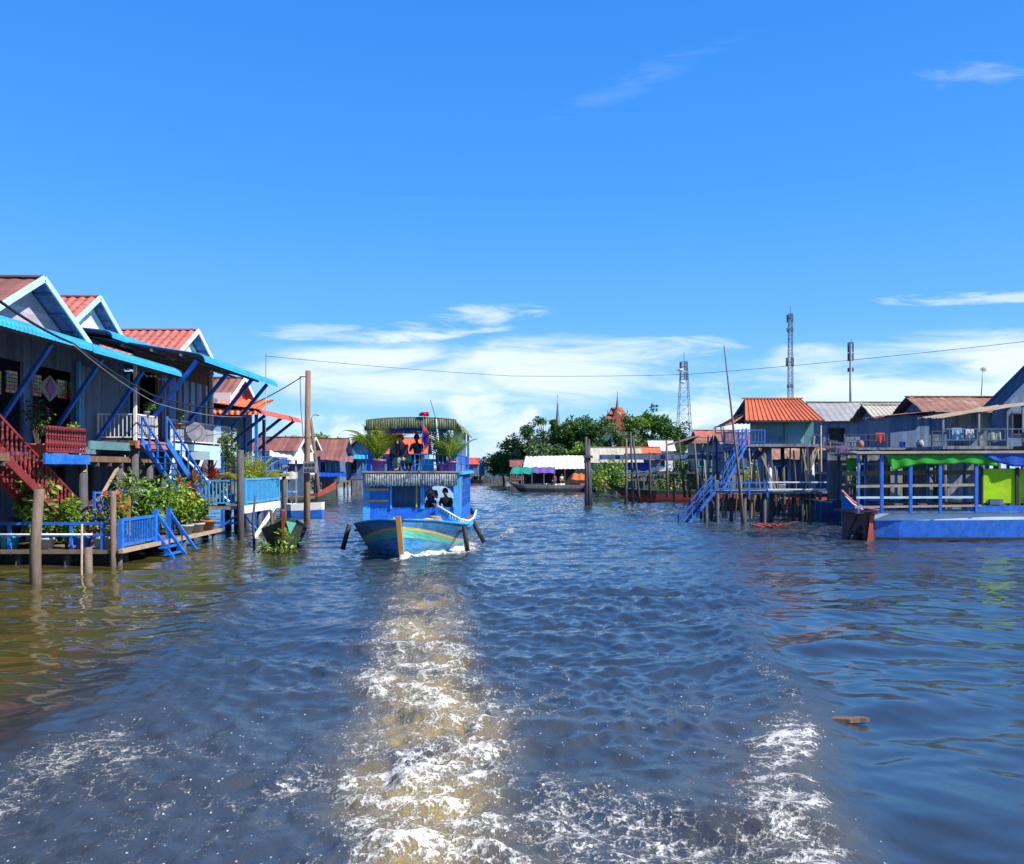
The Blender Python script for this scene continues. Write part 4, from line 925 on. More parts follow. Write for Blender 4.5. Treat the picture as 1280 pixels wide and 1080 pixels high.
    m_ = MB(); c_ = (hd+fd*.092+Vector((0, 0, -.066)))*scale+base; m_.beam(c_-sd*.025, c_+sd*.025, .012, .012); m_.build('mouth', m_flagr, t)
    return t
def seated(fx, fy, lean=0., seat=.45, arm='lap', turn=0.):
    """joints of a seated figure facing (fx,fy); z=0 is the floor under the feet"""
    f = Vector((fx, fy, 0)).normalized(); s = Vector((-f.y, f.x, 0)); z = Vector((0, 0, 1))
    p = z*(seat+.10); ch = p+z*.40+f*lean; J = dict(pelvis=p, chest=ch, head=ch+z*.33+f*(.05+lean*.3))
    for k, sg in (('l', 1), ('r', -1)):
        J['hip_'+k] = p+s*.10*sg+f*.04; J['kn_'+k] = p+s*.13*sg+f*.46-z*.02; J['an_'+k] = p*0+s*.13*sg+f*.48+z*.08; J['toe_'+k] = s*.15*sg+f*.64+z*.035
        J['sh_'+k] = ch+s*.19*sg+z*.06
        if arm == 'lap': J['el_'+k] = ch+s*.25*sg-z*.20+f*.05; J['wr_'+k] = p+s*.12*sg+f*.28+z*.07
        elif arm == 'rail': J['el_'+k] = ch+s*.27*sg-z*.14+f*.14; J['wr_'+k] = ch+s*.18*sg+f*.36-z*.10
        else: J['el_'+k] = ch+s*.24*sg-z*.18+f*.16; J['wr_'+k] = ch+s*.08*sg+f*.30+z*.02
    return J

# ------------------------------------------------------------ the tour boat
BX, BY = -3.62, 28.0
tb = T('tour_boat', 'blue two-deck wooden tour boat coming head-on up the river with palms and passengers', 'boat', (BX, BY+6, 0))
stn = [(0, .04, 1.30, .7), (.03, .30, 1.27, .25), (.07, .58, 1.20, .32), (.12, .80, 1.10, .48), (.18, .94, 1.0, .66), (.28, 1.0, .90, .80), (.5, 1.0, .86, .86), (.8, .97, .90, .84), (1, .8, 1.05, .75)]
hull(tb, (BX, BY, 0), 14.0, 4.15, stn, [m_hullblue, m_hullnavy, m_yellow, m_green, m_hullnavy], [(2, 1), (.735, 2), (.69, 3), (.52, 0)], warp=lambda q: float(np.interp(q, [0, .06, .1, .14, .2, .28, .5, 1], [.84, .74, .66, .57, .46, .38, .36, .5])))
mb = MB(); mb.prism([(BX+.04, BY-.06, -.5), (BX-.12, BY-.28, 1.44), (BX-.12, BY-.08, 1.44), (BX+.04, BY+.16, -.5)], (.15, 0, 0)); mb.build('stem_post', m_ochre, tb)
def gun(i_):                                       # gunwale point at station i on side +-1
    s_, hb, gz, _ = stn[i_]; return lambda sd: Vector((BX+sd*4.15/2*hb, BY+14*s_, gz+.02))
for sd in (-1, 1):
    mb = MB(); mb.tube([gun(i)(sd) for i in range(9)], .045, 6); mb.build('gunwale', m_hullblue, tb, True)
# raised side board with pale scalloped trim on the starboard quarter of the bow deck
mb = MB(); pts = [Vector((BX+.95, BY+3.25, 1.62)), Vector((BX+1.35, BY+2.9, 1.42)), Vector((BX+1.75, BY+2.9, 1.18)), Vector((BX+2.05, BY+3.4, 1.08)), Vector((BX+2.16, BY+4.6, 1.12)), Vector((BX+2.2, BY+6.4, 1.32))]
for a, b in zip(pts, pts[1:]): mb.prism([a, b, b-Vector((0, 0, .22)), a-Vector((0, 0, .22))], (.02, .04, 0))
sbp = mb.build('side_board', m_bluel, tb)
mb = MB(); mb.tube(pts, .035, 6)
for a, b in zip(pts, pts[1:]):
    for i in range(4): p = a.lerp(b, (i+.5)/4); mb.beam(p, p-Vector((0, 0, .12)), .03)
mb.build('scalloped_trim', m_white, sbp)
MB().box((BX-1.9, BY+2.2, .78), (BX+1.9, BY+13.6, .84)).build('deck_floor', m_wood, tb)
mb = MB(); mb.prism([(BX-1.55, BY+1.9, 1.0), (BX+1.55, BY+1.9, 1.0), (BX+1.75, BY+3.3, 1.02), (BX-1.75, BY+3.3, 1.02)], (0, 0, .05)); mb.prism([(BX-1.5, BY+1.95, 1.0), (BX-.1, BY+.5, 1.1), (BX+.1, BY+.5, 1.1), (BX+1.5, BY+1.95, 1.0)], (0, 0, .04)); mb.build('fore_deck', m_hullblue, tb)
CY = BY+3.35                                        # front bulkhead
L_, R_ = BX-1.66, BX+1.62
fx = lambda px: (px-640)*CY/FPX; fz = lambda py: PZ(py, CY)
mb = MB(); wall(mb, (L_, CY), (R_, CY), .9, 2.78, .07, [(fx(488)-L_, fx(525)-L_, fz(634), fz(607)), (fx(531)-L_, fx(567)-L_, fz(634), fz(607))])
cb = mb.build('cabin_front', m_blue, tb)
for py in (612, 626): MB().box((fx(456), CY-.05, fz(py+1.5)), (fx(486), CY-.01, fz(py-1.5))).build('slat', m_yellow, cb)
mb = MB(); mb.beam((fx(521), CY-.04, fz(634)), (fx(521), CY-.04, fz(606)), .05, .06); mb.build('door_frame', m_yellow, cb)
mb = MB()
for px in (489, 527, 529.5, 568): mb.beam((fx(px), CY-.03, fz(636)), (fx(px), CY-.03, fz(605)), .06)
mb.beam((fx(489), CY-.03, fz(606)), (fx(568), CY-.03, fz(606)), .06); mb.build('window_frame', m_bluel, cb)
MB().box((fx(489), CY+.35, .9), (fx(526), CY+.4, 2.75)).build('inner_bulkhead', m_navyx, tb)
# arched top of the right-hand opening
mb = MB(); x0, x1, zt = fx(531), fx(567), fz(607); n = 10; arc = [(x0+(x1-x0)*i/n, CY-.015, zt-.30*(abs(2*i/n-1)**2.5)) for i in range(n+1)]
mb.prism([(x0, CY-.015, zt+.02)]+arc+[(x1, CY-.015, zt+.02)], (0, .03, 0)); mb.build('window_arch', m_blue, cb)
for sd, xs in ((-1, L_), (1, R_)):                    # sides: posts, low panel, rails, a curtain roll
    mb = MB(); mb.box((xs-.03, CY+.07, .86), (xs+.03, CY+9.2, 1.42)); mb.build('side_panel', m_blue, tb)
    for k in range(8):
        y_ = CY+.1+k*1.3; MB().beam((xs, y_, .86), (xs, y_, 2.8), .09 if k else .24).build('post', m_bluel if k == 0 else m_blue, tb)
    mb = MB()
    for z_ in (1.75, 2.05, 2.35): mb.beam((xs, CY+.1, z_), (xs, CY+9.2, z_), .03)
    mb.build('side_rail', m_blue, tb)
mb = MB()
for i in range(14): mb.lathe((R_+.07, CY+.1+.03*(i % 2), 1.25+i*.105), [(.01, 0), (.035, .05), (.01, .1)], 6)
mb.beam((R_+.07, CY+.11, 1.2), (R_+.07, CY+.11, 2.75), .02); mb.build('carved_trim', m_white, tb)
mb = MB()
for i in range(5): mb.tube([(R_+.02, CY+.4+i*.22, 1.35), (R_+.05, CY+.4+i*.22, 2.7)], .085, 7)
mb.beam((R_+.02, CY+.35, 2.68), (R_+.02, CY+1.4, 2.68), .05); mb.build('rolled_curtain', m_navy, tb)
mb = MB(); mb.box((L_-.12, CY-.28, 2.76), (R_+.2, CY+9.4, 2.88)); mb.build('upper_deck', m_bluel, tb)
# lower valance: pleated strip with ragged hem
def valance(parent, x0, x1, y, z1, z0, mat, arc=0., name='valance', n=128):
    mb = MB(); rr = random.Random(int(abs(z1)*100)); top = []; bot = []
    for i in range(n+1):
        f = i/n; a = arc*(1-(2*f-1)**2); yy_ = y+.035*math.sin(f*n*1.9); top.append((x0+(x1-x0)*f, y, z1+a)); bot.append((x0+(x1-x0)*f, yy_-.03, z0+a+rr.uniform(-.02, .02)+.025*math.sin(f*n*1.3)))
    for i in range(n): mb.add([top[i], top[i+1], bot[i+1], bot[i]], [(0, 1, 2, 3)])
    o = mb.build(name, mat, parent, True); sm = o.modifiers.new('thick', 'SOLIDIFY'); sm.thickness = .012; return o
valance(tb, L_-.02, R_+.02, CY-.32, 2.84, 2.36, m_fringe)
MB().beam((L_-.1, CY-.33, 2.86), (R_+.15, CY-.33, 2.86), .06, .05).build('valance_rail', m_plank, tb)
# roof: low arched canopy with drooping sides, painted valance in front
RX0, RX1, RYa, RYb = BX-1.68, BX+1.78, CY-.3, CY+8.6; mb = MB(); n = 16
def rz(f): q = abs(2*f-1); return 4.80-.10*q**2-.30*max(0, q-.88)/.12
prof = [(RX0+(RX1-RX0)*i/n, rz(i/n)) for i in range(n+1)]
for k in (0, 1):
    for y_ in (RYa, RYb):
        for (x_, z_) in prof: mb.v.append((x_, y_, z_-k*.04))
N = n+1
for i in range(n):
    mb.f += [(i, i+1, N+i+1, N+i), (2*N+i, 3*N+i, 3*N+i+1, 2*N+i+1), (i, 2*N+i, 2*N+i+1, i+1), (N+i, N+i+1, 3*N+i+1, 3*N+i)]
mb.m = [0]*len(mb.f); mb.build('roof', m_fringeg, tb)
mb = MB(); mb.tube([(x_, RYa-.02, z_+.01) for x_, z_ in prof], .03, 5); mb.build('roof_edge', m_wood, tb, True)
valance(tb, RX0+.05, RX1-.15, RYa-.03, 4.74, 4.36, m_fringeg, .06); valance(tb, RX0+.25, RX1-.5, RYa+.02, 4.38, 4.24, m_tarpb, .05, 'valance_band'); valance(tb, RX0+.3, RX1-.75, RYa+.03, 4.25, 4.17, m_redsheet, .05, 'valance_hem')
for sd, xs in ((-1, L_+.1), (1, R_-.02)):
    for k, y_ in enumerate((CY+.0, CY+2.8, CY+5.6, CY+8.4)):
        MB().beam((xs, y_, 2.88), (xs, y_, 4.6), .09).build('roof_post', m_blue, tb)
    mb = MB(); rail(mb, (xs, CY+.1, 2.88), (xs, CY+8.4, 2.88), .62, 20, .025, .04, .3); mb.build('deck_railing', m_blue, tb)
mb = MB(); rail(mb, (fx(519), CY-.1, 2.88), (R_, CY-.1, 2.88), .62, 9, .025, .04, .25); mb.build('deck_railing', m_bluel, tb)
mb = MB(); rail(mb, (L_, CY-.1, 2.88), (L_+.25, CY-.1, 2.88), .62, 2, .025, .04, .25); mb.build('deck_railing', m_blue, tb)
mb = MB(); mb.box((R_-.06, CY+.9, 2.9), (R_-.02, CY+6.5, 4.45)); mb.build('side_screen', m_navy, tb)
mb = MB(); q = [Vector((R_-.12, CY-.02, 2.95)), Vector((R_-.2, CY-.04, 3.3)), Vector((R_-.3, CY-.04, 3.55)), Vector((R_-.12, CY-.04, 3.75)), Vector((R_-.08, CY-.02, 4.2)), Vector((R_-.12, CY-.02, 4.6))]
mb.tube(q, [.04, .06, .07, .05, .04, .03], 7); mb.build('carved_bracket', m_yellow, tb, True)
for (x_, y_, a, b) in ((BX-2.08, BY+2.3, (-.0, 1.02), (-.22, .15)), (BX+1.95, BY+2.2, (0, .95), (.12, .1)), (BX+2.12, BY+4.6, (0, 1.05), (.45, .2))):
    MB().tube([(x_+a[0], y_, a[1]), (x_+b[0], y_-.1, b[1])], .085, 9).build('fender', m_black, tb, True)
mb = MB(); mb.tube([(BX-.6, BY+1.25, 1.16), (BX-.35, BY+1.1, 1.3)], .05, 6); mb.build('cleat', m_ochre, tb)
mb = MB(); mb.tube([(BX+.45, BY+1.15, 1.2), (BX+.75, BY+1.2, 1.27), (BX+.95, BY+1.25, 1.24)], .05, 6); mb.build('cleat', m_yellow, tb)
for i in range(4): MB().box((BX-1.3, CY+1.6+i*1.3, 1.2), (BX+1.2, CY+2.0+i*1.3, 1.27)).build('bench', m_wood, tb)
for i in range(4): MB().box((BX-1.4, CY+.75+i*1.3, 3.26), (BX+1.3, CY+1.2+i*1.3, 3.33)).build('bench', m_bluel, tb)
for i in range(4): MB().beam((BX-1.2, CY+1+i*1.3, 2.88), (BX-1.2, CY+1+i*1.3, 3.27), .08).build('bench_leg', m_blue, tb)
# flag, pink paper ornament, antenna rod
fl = T('flag', 'red and blue flag hanging in folds from a pole on the tour boat', 'flag', (fx(528), CY-.45, 2.88))
MB().tube([(fx(528), CY-.4, 2.9), (fx(530.5), CY-.45, 4.83)], .02, 6).build('flag_pole', m_navy, fl)
mb = MB(); n = 12; m = 14
def fpt(u, v):                                     # hanging cloth: hoist along the pole, fly collapsed downwards
    hx = fx(528.5); z = 4.55-u*.62; x_ = hx+v*(.34-.62*u*0)-.0; d = v*(.75-.25*u)
    return (hx+.05+(.26*math.sin(v*2.3)-.36*u*v), CY-.47+.06*math.sin(v*9+u*2), z-d)
for i in range(n+1):
    for j in range(m+1): mb.v.append(fpt(i/n, j/m))
for i in range(n):
    for j in range(m):
        mb.f.append((i*(m+1)+j, (i+1)*(m+1)+j, (i+1)*(m+1)+j+1, i*(m+1)+j+1)); mb.m.append(0 if i < 3 or i >= 9 else 1)
o = mb.build('flag_cloth', [m_flagr, m_flagb], fl, True); sm = o.modifiers.new('thick', 'SOLIDIFY'); sm.thickness = .006
po = T('paper_ornament', 'pink paper flower ornament on a thin stick above the tour boat roof', 'ornament', (fx(531), CY-.25, 4.3))
mb = MB(); rg = random.Random(4); c_ = Vector((fx(531), CY-.25, 4.93))
for i in range(150):
    a = rg.uniform(0, 6.28); mb.leaf(c_+Vector((.10*math.cos(a), .10*math.sin(a), rg.uniform(-.05, .05))), Vector((math.cos(a), math.sin(a), rg.uniform(-.5, .5))), Vector((0, 0, 1)), .12, .09)
mb.build('petals', m_pink, po); MB().tube([(fx(531), CY-.25, 3.9), (fx(531), CY-.25, 4.92)], .014, 5).build('stick', m_wood, po)
an = T('antenna_rod', 'thin dark rod with pale lower end leaning over the tour boat roof', 'rod', (fx(548), CY-.3, 4.1))
MB().tube([(fx(549), CY-.35, 3.9), (fx(546), CY-.35, 4.75)], .035, 6).build('lower_rod', m_white, an); MB().tube([(fx(546), CY-.35, 4.75), (fx(539), CY-.3, 5.45)], .014, 5).build('upper_rod', m_metal, an)
def pl_palm(label, px, py0, pr, ph, h, n, seed, up_=.5, leaves=(3, 3, 2)):
    return plant('potted_palm', label, 'palm', (fx(px), CY-.0, py0), h, .4, 'palm', m_potp, ph, pr, leaves, n, up_, seed)
pl_palm('large potted palm in a purple pot at the left front corner of the tour boat', 473, 2.89, .27, .42, 1.55, 28, 2, .75)
pl_palm('smaller potted palm in a purple pot right of the flag on the upper deck', 564, 2.89, .24, .36, 1.25, 20, 5, .7, (2, 3, 2))
pl_palm('thin dark palm between the flag and the right potted palm on the upper deck', 552, 2.89, .18, .3, 1.5, 8, 9, .5, (1, 5, 0))
person('person in a light blue shirt sitting behind the large potted palm with knees up', (fx(489), CY+.75, 2.88), seated(.9, -.45, .02, .42), None, 'lightblue', 'navy', (.8, -.6))
person('person in plum top and grey-olive trousers sitting sideways on the upper deck bench', (fx(507), CY+.35, 2.88), seated(-.75, -.65, .16, .36, 'lap'), None, 'plum', 'olive', (-.6, -.8))
person('person in purple sitting left of the flag pole on the upper deck', (fx(517), CY+1.3, 2.88), seated(-.2, -1, .05, .42, 'hold'), None, 'purple', 'black', (-.2, -1))
person('person in dark teal leaning on the upper deck rail behind the thin palm', (fx(549), CY+.75, 2.88), seated(.1, -1, .14, .45, 'rail'), None, 'teal', 'navy', (.1, -1))
person('person in navy at the helm in the arched window of the lower deck', (fx(537), CY+.55, .95), seated(0, -1, .05, .62, 'hold'), None, 'navy', 'black', (.15, -1))
person('person in black bending low behind the helmsman on the lower deck', (fx(558), CY+.9, .84), seated(-.3, -1, .2, .45, 'lap'), None, 'black', 'navy', (-.3, -1))
tag(MB().box((fx(524), CY+.3, 2.9), (fx(540), CY+.75, 3.33)).build('cooler_box', m_cyan, None, loc=(fx(532), CY+.5, 2.9)), 'turquoise cooler box behind the upper deck rail of the tour boat', 'box')

rc = MB()
for k in range(5):
    rr_ = .3-.03*k; rc.tube([(BX+.9+rr_*math.cos(a*.5236), BY+2.5+rr_*math.sin(a*.5236), 1.1+.045*k) for a in range(13)], .025, 5)
tag(rc.build('rope_coil', m_plank, None, True, loc=(BX+.9, BY+2.5, 1.08)), 'coil of pale rope lying on the fore deck of the tour boat', 'rope')
# ------------------------------------------------------------ right bank
def simple_house(label, x0, x1, y0, y1, zf, ze, zr, ax, mroof, mwall, wins=(), over=.5, trim=None, deck=1.0, name='stilt_house', nst=3, pitch=.5, rail_m=None, back=True, doors=(), per=4, wmat=None):
    """house on stilts; wins: (u0,u1,z0,z1) fractions/heights on the wall that faces -y"""
    t = T(name, label, 'house', ((x0+x1)/2, (y0+y1)/2, 0))
    if ax == 'x':
        cy = (y0+y1)/2; gable_roof(t, 'x', x0-over, x1+over, cy, (y1-y0)/2+over, ze, zr, mroof, m_under, 'corr', trim, (0, 1), pitch, False, per)
        for r_ in (x0, x1-.08): gable_wall(t, 'x', r_, cy, (y1-y0)/2, ze+.05, zr-.12, mwall)
    else:
        cx = (x0+x1)/2; gable_roof(t, 'y', y0-over, y1+over, cx, (x1-x0)/2+over, ze, zr, mroof, m_under, 'corr', trim, (0, 1), pitch, False, per)
        for r_ in (y0, y1-.08): gable_wall(t, 'y', r_, cx, (x1-x0)/2, ze+.05, zr-.12, mwall)
    mb = MB(); Lx = x1-x0; op = [(a*Lx, b*Lx, zf+c*(ze-zf), zf+d*(ze-zf)) for a, b, c, d in list(wins)+list(doors)]
    wall(mb, (x0, y0+.02), (x1, y0+.02), zf, ze+.05, .1, op); wall(mb, (x0+.1, y0+.13), (x0+.1, y1-.1), zf, ze+.05, .1, []); wall(mb, (x1, y0+.13), (x1, y1-.1), zf, ze+.05, .1, [])
    if back: wall(mb, (x0, y1-.1), (x1, y1-.1), zf, ze+.05, .1)
    mb.build('wall', mwall, t)
    for k, (a, b, c, d) in enumerate(op):
        fr = MB()
        for p, q in (((a, c), (b, c)), ((a, d), (b, d)), ((a, c), (a, d)), ((b, c), (b, d))): fr.beam((x0+p[0], y0-.01, p[1]), (x0+q[0], y0-.01, q[1]), .08, .08)
        w_ = fr.build('window' if k < len(wins) else 'door', wmat or m_bluel, t)
        MB().box((x0+a, y0+.14, c), (x0+b, y0+.17, d)).build('shutter' if k < len(wins) else 'door_leaf', m_dark if k % 2 == 0 else m_navyx, w_)
    MB().box((x0-.3, y0-deck, zf-.16), (x1+.3, y1, zf)).build('floor', m_wood, t)
    for i in range(nst):
        for y_ in (y0-deck+.15, y1-.3): stilt(t, x0+(x1-x0)*i/(nst-1), y_, -1.5, zf-.1, .12)
    if rail_m:
        mb = MB(); rail(mb, (x0-.2, y0-deck+.06, zf), (x1+.2, y0-deck+.06, zf), .9, int((x1-x0)*2.5), .035, .06, .3)
        mb.beam((x0-.2, y0-deck+.06, zf+.6), (x1+.2, y0-deck+.06, zf+.6), .04); mb.build('porch_railing', rail_m, t)
    return t
X_ = PX
# hut on tall stilts with orange roof
m_bluedk = M('faded_dark_blue_paint', (.012, .10, .40), .55, .45, 3, wear=(.06, .14, .30), amt=.45)
hut = T('stilt_hut', 'small teal hut on tall stilts with orange ribbed roof above the blue stairs', 'hut', (16, 51, 0))
mb = MB(); mb.box((14.55, 50, 4.4), (17.45, 50.08, 5.85)); mb.box((17.37, 50.08, 4.4), (17.45, 52.8, 5.85)); mb.box((14.55, 50.08, 4.4), (14.63, 52.8, 5.85)); mb.box((14.63, 52.72, 4.4), (17.37, 52.8, 5.85)); mb.build('wall', m_teal, hut)
MB().box((14.7, 49.95, 4.45), (15.6, 49.99, 4.85)).build('wall_panel', m_navyx, hut)
MB().box((15.72, 49.94, 4.45), (15.76, 50.0, 5.8)).build('batten', m_dkpile, hut)
def ribbed(mb, a, b, c, d, n, mi2=1):
    mb.sheet(a, b, c, d, n*6, 1, lambda u, v: .05 if (u*n) % 1 < .18 else 0, .015, 0, mi2)
mb = MB(); ribbed(mb, (13.35, 49.45, 5.72), (17.85, 49.45, 5.72), (17.15, 51.4, 7.1), (13.85, 51.4, 7.1), 17); mb.build('roof', [m_orange, m_under], hut)
mb = MB(); ribbed(mb, (13.35, 53.3, 5.72), (17.85, 53.3, 5.72), (17.15, 51.4, 7.1), (13.85, 51.4, 7.1), 17); mb.build('roof', [m_orange, m_under], hut)
mb = MB(); ribbed(mb, (12.6, 49.3, 5.5), (12.6, 53.4, 5.5), (13.75, 52.4, 6.2), (13.75, 50.3, 6.2), 12); mb.build('skirt_roof', [m_orange, m_under], hut)
MB().prism([(13.8, 50.2, 6.1), (13.8, 52.6, 6.1), (13.95, 51.4, 7.02)], (.05, 0, 0)).build('gable_wall', m_dark, hut)
MB().beam((13.7, 51.4, 7.15), (17.3, 51.4, 7.15), .22, .06).build('ridge_cap', m_orange, hut)
mb = MB(); mb.beam((13.3, 49.44, 5.68), (17.9, 49.44, 5.68), .05, .1); mb.build('fascia', m_dark, hut)
MB().box((12.9, 49.5, 4.22), (17.6, 53, 4.38)).build('floor', m_greywoodx, hut)
mb = MB(); rail(mb, (13.0, 49.56, 4.38), (14.5, 49.56, 4.38), .8, 8, .035, .05); rail(mb, (13.0, 49.6, 4.38), (13.0, 52.8, 4.38), .8, 10, .035, .05); mb.build('porch_railing', m_blue, hut)
for i, (px, y_) in enumerate(((953, 49.8), (963, 50.2), (1001, 49.8), (1016, 50.1), (957, 52.5), (980, 52.4), (1008, 52.6))):
    x_ = X_(px, y_); stilt(hut, x_, y_, -1.5, 4.25, (.15, .17, .16, .17, .13, .13, .13)[i], m_galv if i in (1, 3) else m_dkpile, (0.1*(-1)**i, 0))
mb = MB()
for (a, b) in (((952, 570, 49.6), (988, 655, 49.6)), ((1003, 560, 49.6), (1018, 648, 49.6)), ((1022, 560, 49.6), (1000, 632, 49.6)), ((953, 615, 49.7), (1040, 628, 47)), ((1018, 545, 50), (1013, 600, 49.8))): mb.beam(P(*a), P(*b), .09, .08)
mb.build('brace', m_plank, hut)
st = MB()
for dy in (0, .8):
    st.beam((13.2, 49.4-dy*.9, 4.3), (11.7, 48.6-dy*.9, 1.75), .05, .15); st.beam((13.2, 49.4-dy*.9, 5.2), (11.7, 48.6-dy*.9, 2.65), .05, .06); st.beam((13.2, 49.4-dy*.9, 4.75), (11.7, 48.6-dy*.9, 2.2), .04, .05)
    for i in range(6): f = i/5; x_, y_, z_ = 13.2-1.5*f, 49.4-.8*f-dy*.9, 4.3-2.55*f; st.beam((x_, y_, z_), (x_, y_, z_+.95), .05)
for i in range(10): f = (i+.5)/10; st.box((13.2-1.5*f-.1, 48.7-.8*f, 4.2-2.5*f), (13.2-1.5*f+.1, 49.38-.8*f, 4.235-2.5*f))
st.build('staircase', m_bluedk, hut)
ld_ = T('landing_stage', 'blue landing stage on dark piles with steps running down into the water below the hut', 'landing', (13.5, 48, 1.7))
MB().box((10.9, 47.4, 1.6), (17.3, 49.2, 1.75)).build('deck_floor', m_greywoodx, ld_)
mb = MB()
for z_ in (2.2, 1.86): mb.beam((10.9, 47.35, z_), (14.0, 47.35, z_), .07, .09)
for x_ in (10.9, 12.0, 13.0, 14.0): mb.beam((x_, 47.36, 1.4), (x_, 47.36, 2.3), .08)
mb.build('rail', m_blue, ld_)
mb = MB()
for z_ in (2.22, 1.83): mb.beam((14.0, 47.3, z_), (17.2, 47.3, z_), .06, .07)
mb.build('rail', m_white, ld_)
st = MB()
for dy in (0, .8):
    st.beam((11.1, 47.3+dy, 1.7), (9.25, 47.0+dy, -.5), .06, .18); st.beam((11.1, 47.3+dy, 2.55), (9.1, 47.0+dy, .2), .05, .07); st.beam((11.1, 47.3+dy, 2.15), (9.15, 47.0+dy, -.1), .04, .05)
    for i in range(4): f = i/3; st.beam((11.1-1.9*f, 47.3+dy-.3*f, 1.7-2.1*f), (11.1-1.9*f, 47.3+dy-.3*f, 2.6-2.2*f), .05)
for i in range(8): f = (i+.5)/8; st.box((11.1-1.9*f-.12, 47.3-.3*f, 1.62-2.1*f), (11.1-1.9*f+.12, 48.08-.3*f, 1.66-2.1*f))
st.build('steps', m_bluedk, ld_)
for (px, y_) in ((882, 47.6), (889, 49), (896, 47.5), (914, 48.8), (930, 47.6), (955, 47.6), (964, 48.9), (1003, 47.8), (1015, 49)):
    MB().tube([(X_(px, y_), y_, -1.5), (X_(px, y_)+.03, y_, 1.6)], .11, 8).build('pile', m_dkpile, ld_, True)
mb = MB(); mb.beam((10.9, 47.5, 1.4), (11.8, 47.5, -.3), .08); mb.beam((11.6, 47.6, 1.4), (11.0, 47.6, -.3), .08); mb.build('brace', m_dkpile, ld_)
pole('tall_pole', 'tall thin dark pole leaning left above the blue landing stage', 'pole', [P(930, 668, 46.2), P(922, 580, 46.2), P(905, 432, 46.2)], [.11, .07, .03], m_pile)
tp = T('piles', 'three tarred piles lashed together standing alone in mid-river', 'piles', (6.05, 69, 0)); tp.name = 'mooring_dolphin'
for (a, b, r_) in (((733, 640), (732.5, 546), .13), ((737, 640), (735, 556), .14), ((739.5, 640), (736, 549), .1)):
    MB().tube([P(a[0], a[1], 69), P((a[0]+b[0])/2, (a[1]+b[1])/2, 69), P(b[0], b[1], 69)], [r_*1.2, r_, r_*.8], 8).build('pile', m_dkpile, tp, True)
MB().beam(P(729.5, 571, 68.8), P(741, 571, 68.8), .14, .2).build('cross_beam', m_dkpile, tp)
# unfinished jetty frame
jf = T('jetty_frame', 'dark frame of bare poles and cross rails above the long red and green boat', 'frame', (13, 73, 0))
for i, (a, b, c, d) in enumerate(((783, 548, 782, 630), (788, 540, 791, 630), (791, 545, 800, 636), (833, 550, 834, 622), (842, 566, 843, 628), (848, 546, 856, 622), (868, 552, 872, 622), (884, 560, 884, 622), (894, 533, 897, 600), (901, 530, 909, 600), (862, 570, 862, 622), (812, 565, 812, 622))):
    y_ = 72+(i % 3)*1.2; MB().tube([P(c, d, y_), P((a+c)/2+.4, (b+d)/2, y_), P(a, b, y_)], [.13, .1, .08], 7).build('post', m_dkpile if i % 3 else m_pile, jf, True)
mb = MB()
for (a, b) in (((772, 592), (900, 591)), ((780, 568), (905, 566)), ((830, 575), (900, 574))): mb.beam(P(*a, 72.5), P(*b, 72.5), .12)
mb.build('cross_rail', m_dkpile, jf)
MB().box((PX(752, 75), 75, 3.75), (PX(907, 75), 77, 4.15)).build('platform', m_navyx, jf)
MB().box(tuple(P(783, 588, 76)), tuple(P(810, 578, 76.4))).build('tarpaulin', m_tarpb, jf)

# blue covered boat at the right edge
rb_ = T('covered_boat', 'long blue and white covered boat with green tarpaulin moored at right edge', 'boat', (20, 36.8, 0))
hull(rb_, (15.0, 36.95, 0), 16, 2.9, [(0, .84, 1.12, .93), (.06, .95, 1.14, .94), (.3, 1, 1.17, .95), (.7, 1, 1.3, .93), (.88, .75, 1.5, .7), (1, .06, 1.9, .4)], [m_palewhite, m_blue, m_dark, m_wood], [(2, 0), (.74, 1), (.12, 2)], 'x')
rb2 = rb_
fY = 35.48; gx = lambda px: PX(px, fY); gz = lambda py: PZ(py, fY)
mb = MB(); mb.box((15.0, 35.44, 1.15), (27, 35.56, 1.22)); mb.build('gunwale', m_navyx, rb_)
tr = MB(); tr.box((14.55, 35.75, -.2), (15.02, 38.1, 1.12)); tr.box((14.2, 35.7, 1.12), (15.2, 38.2, 1.2)); tr.build('transom', M('dark_red_hull', (.17, .035, .03), .65, .4, 3, wear=(.06, .04, .045), amt=.45), rb_)
en = MB(); en.tube([(14.75, 36.1, .75), (14.1, 35.9, .15), (13.9, 35.85, -.3)], .06, 6); en.tube([(14.6, 36.5, 1.0), (14.2, 36.4, .3), (14.15, 36.4, -.3)], .05, 6); en.lathe((14.3, 36.2, -.15), [(.05, 0), (.28, .12), (.3, .3), (.16, .5)], 9); en.build('outboard_engine', m_black, rb_)
MB().prism([(14.9, 35.7, 1.1), (14.9, 35.7, -.3), (14.6, 35.66, -.3), (14.78, 35.66, 1.1)], (0, -.06, 0)).build('rudder', m_hullred, rb_)
mb = MB(); n = 10
for k in (0, 1):
    for x_ in (14.15, 27.5):
        for i in range(n+1): f = i/n; mb.v.append((x_, 35.3+3.2*f, 3.62+.08*(1-(2*f-1)**2)-k*.06+(.06 if x_ > 20 else 0)))
N = n+1
for i in range(n): mb.f += [(i, N+i, N+i+1, i+1), (2*N+i, 2*N+i+1, 3*N+i+1, 3*N+i), (i, i+1, 2*N+i+1, 2*N+i), (N+i, 3*N+i, 3*N+i+1, N+i+1)]
mb.m = [0]*len(mb.f); mb.build('roof', m_beige, rb_)
MB().beam((14.1, 35.3, 3.62), (27.5, 35.3, 3.68), .06, .09).build('roof_edge', m_plank, rb_)
for px in (1073, 1102, 1138, 1175, 1220, 1290, 1350): MB().beam((gx(px), fY, 1.15), (gx(px), fY, 3.62), .12 if px > 1080 else .08).build('roof_post', m_blue, rb_)
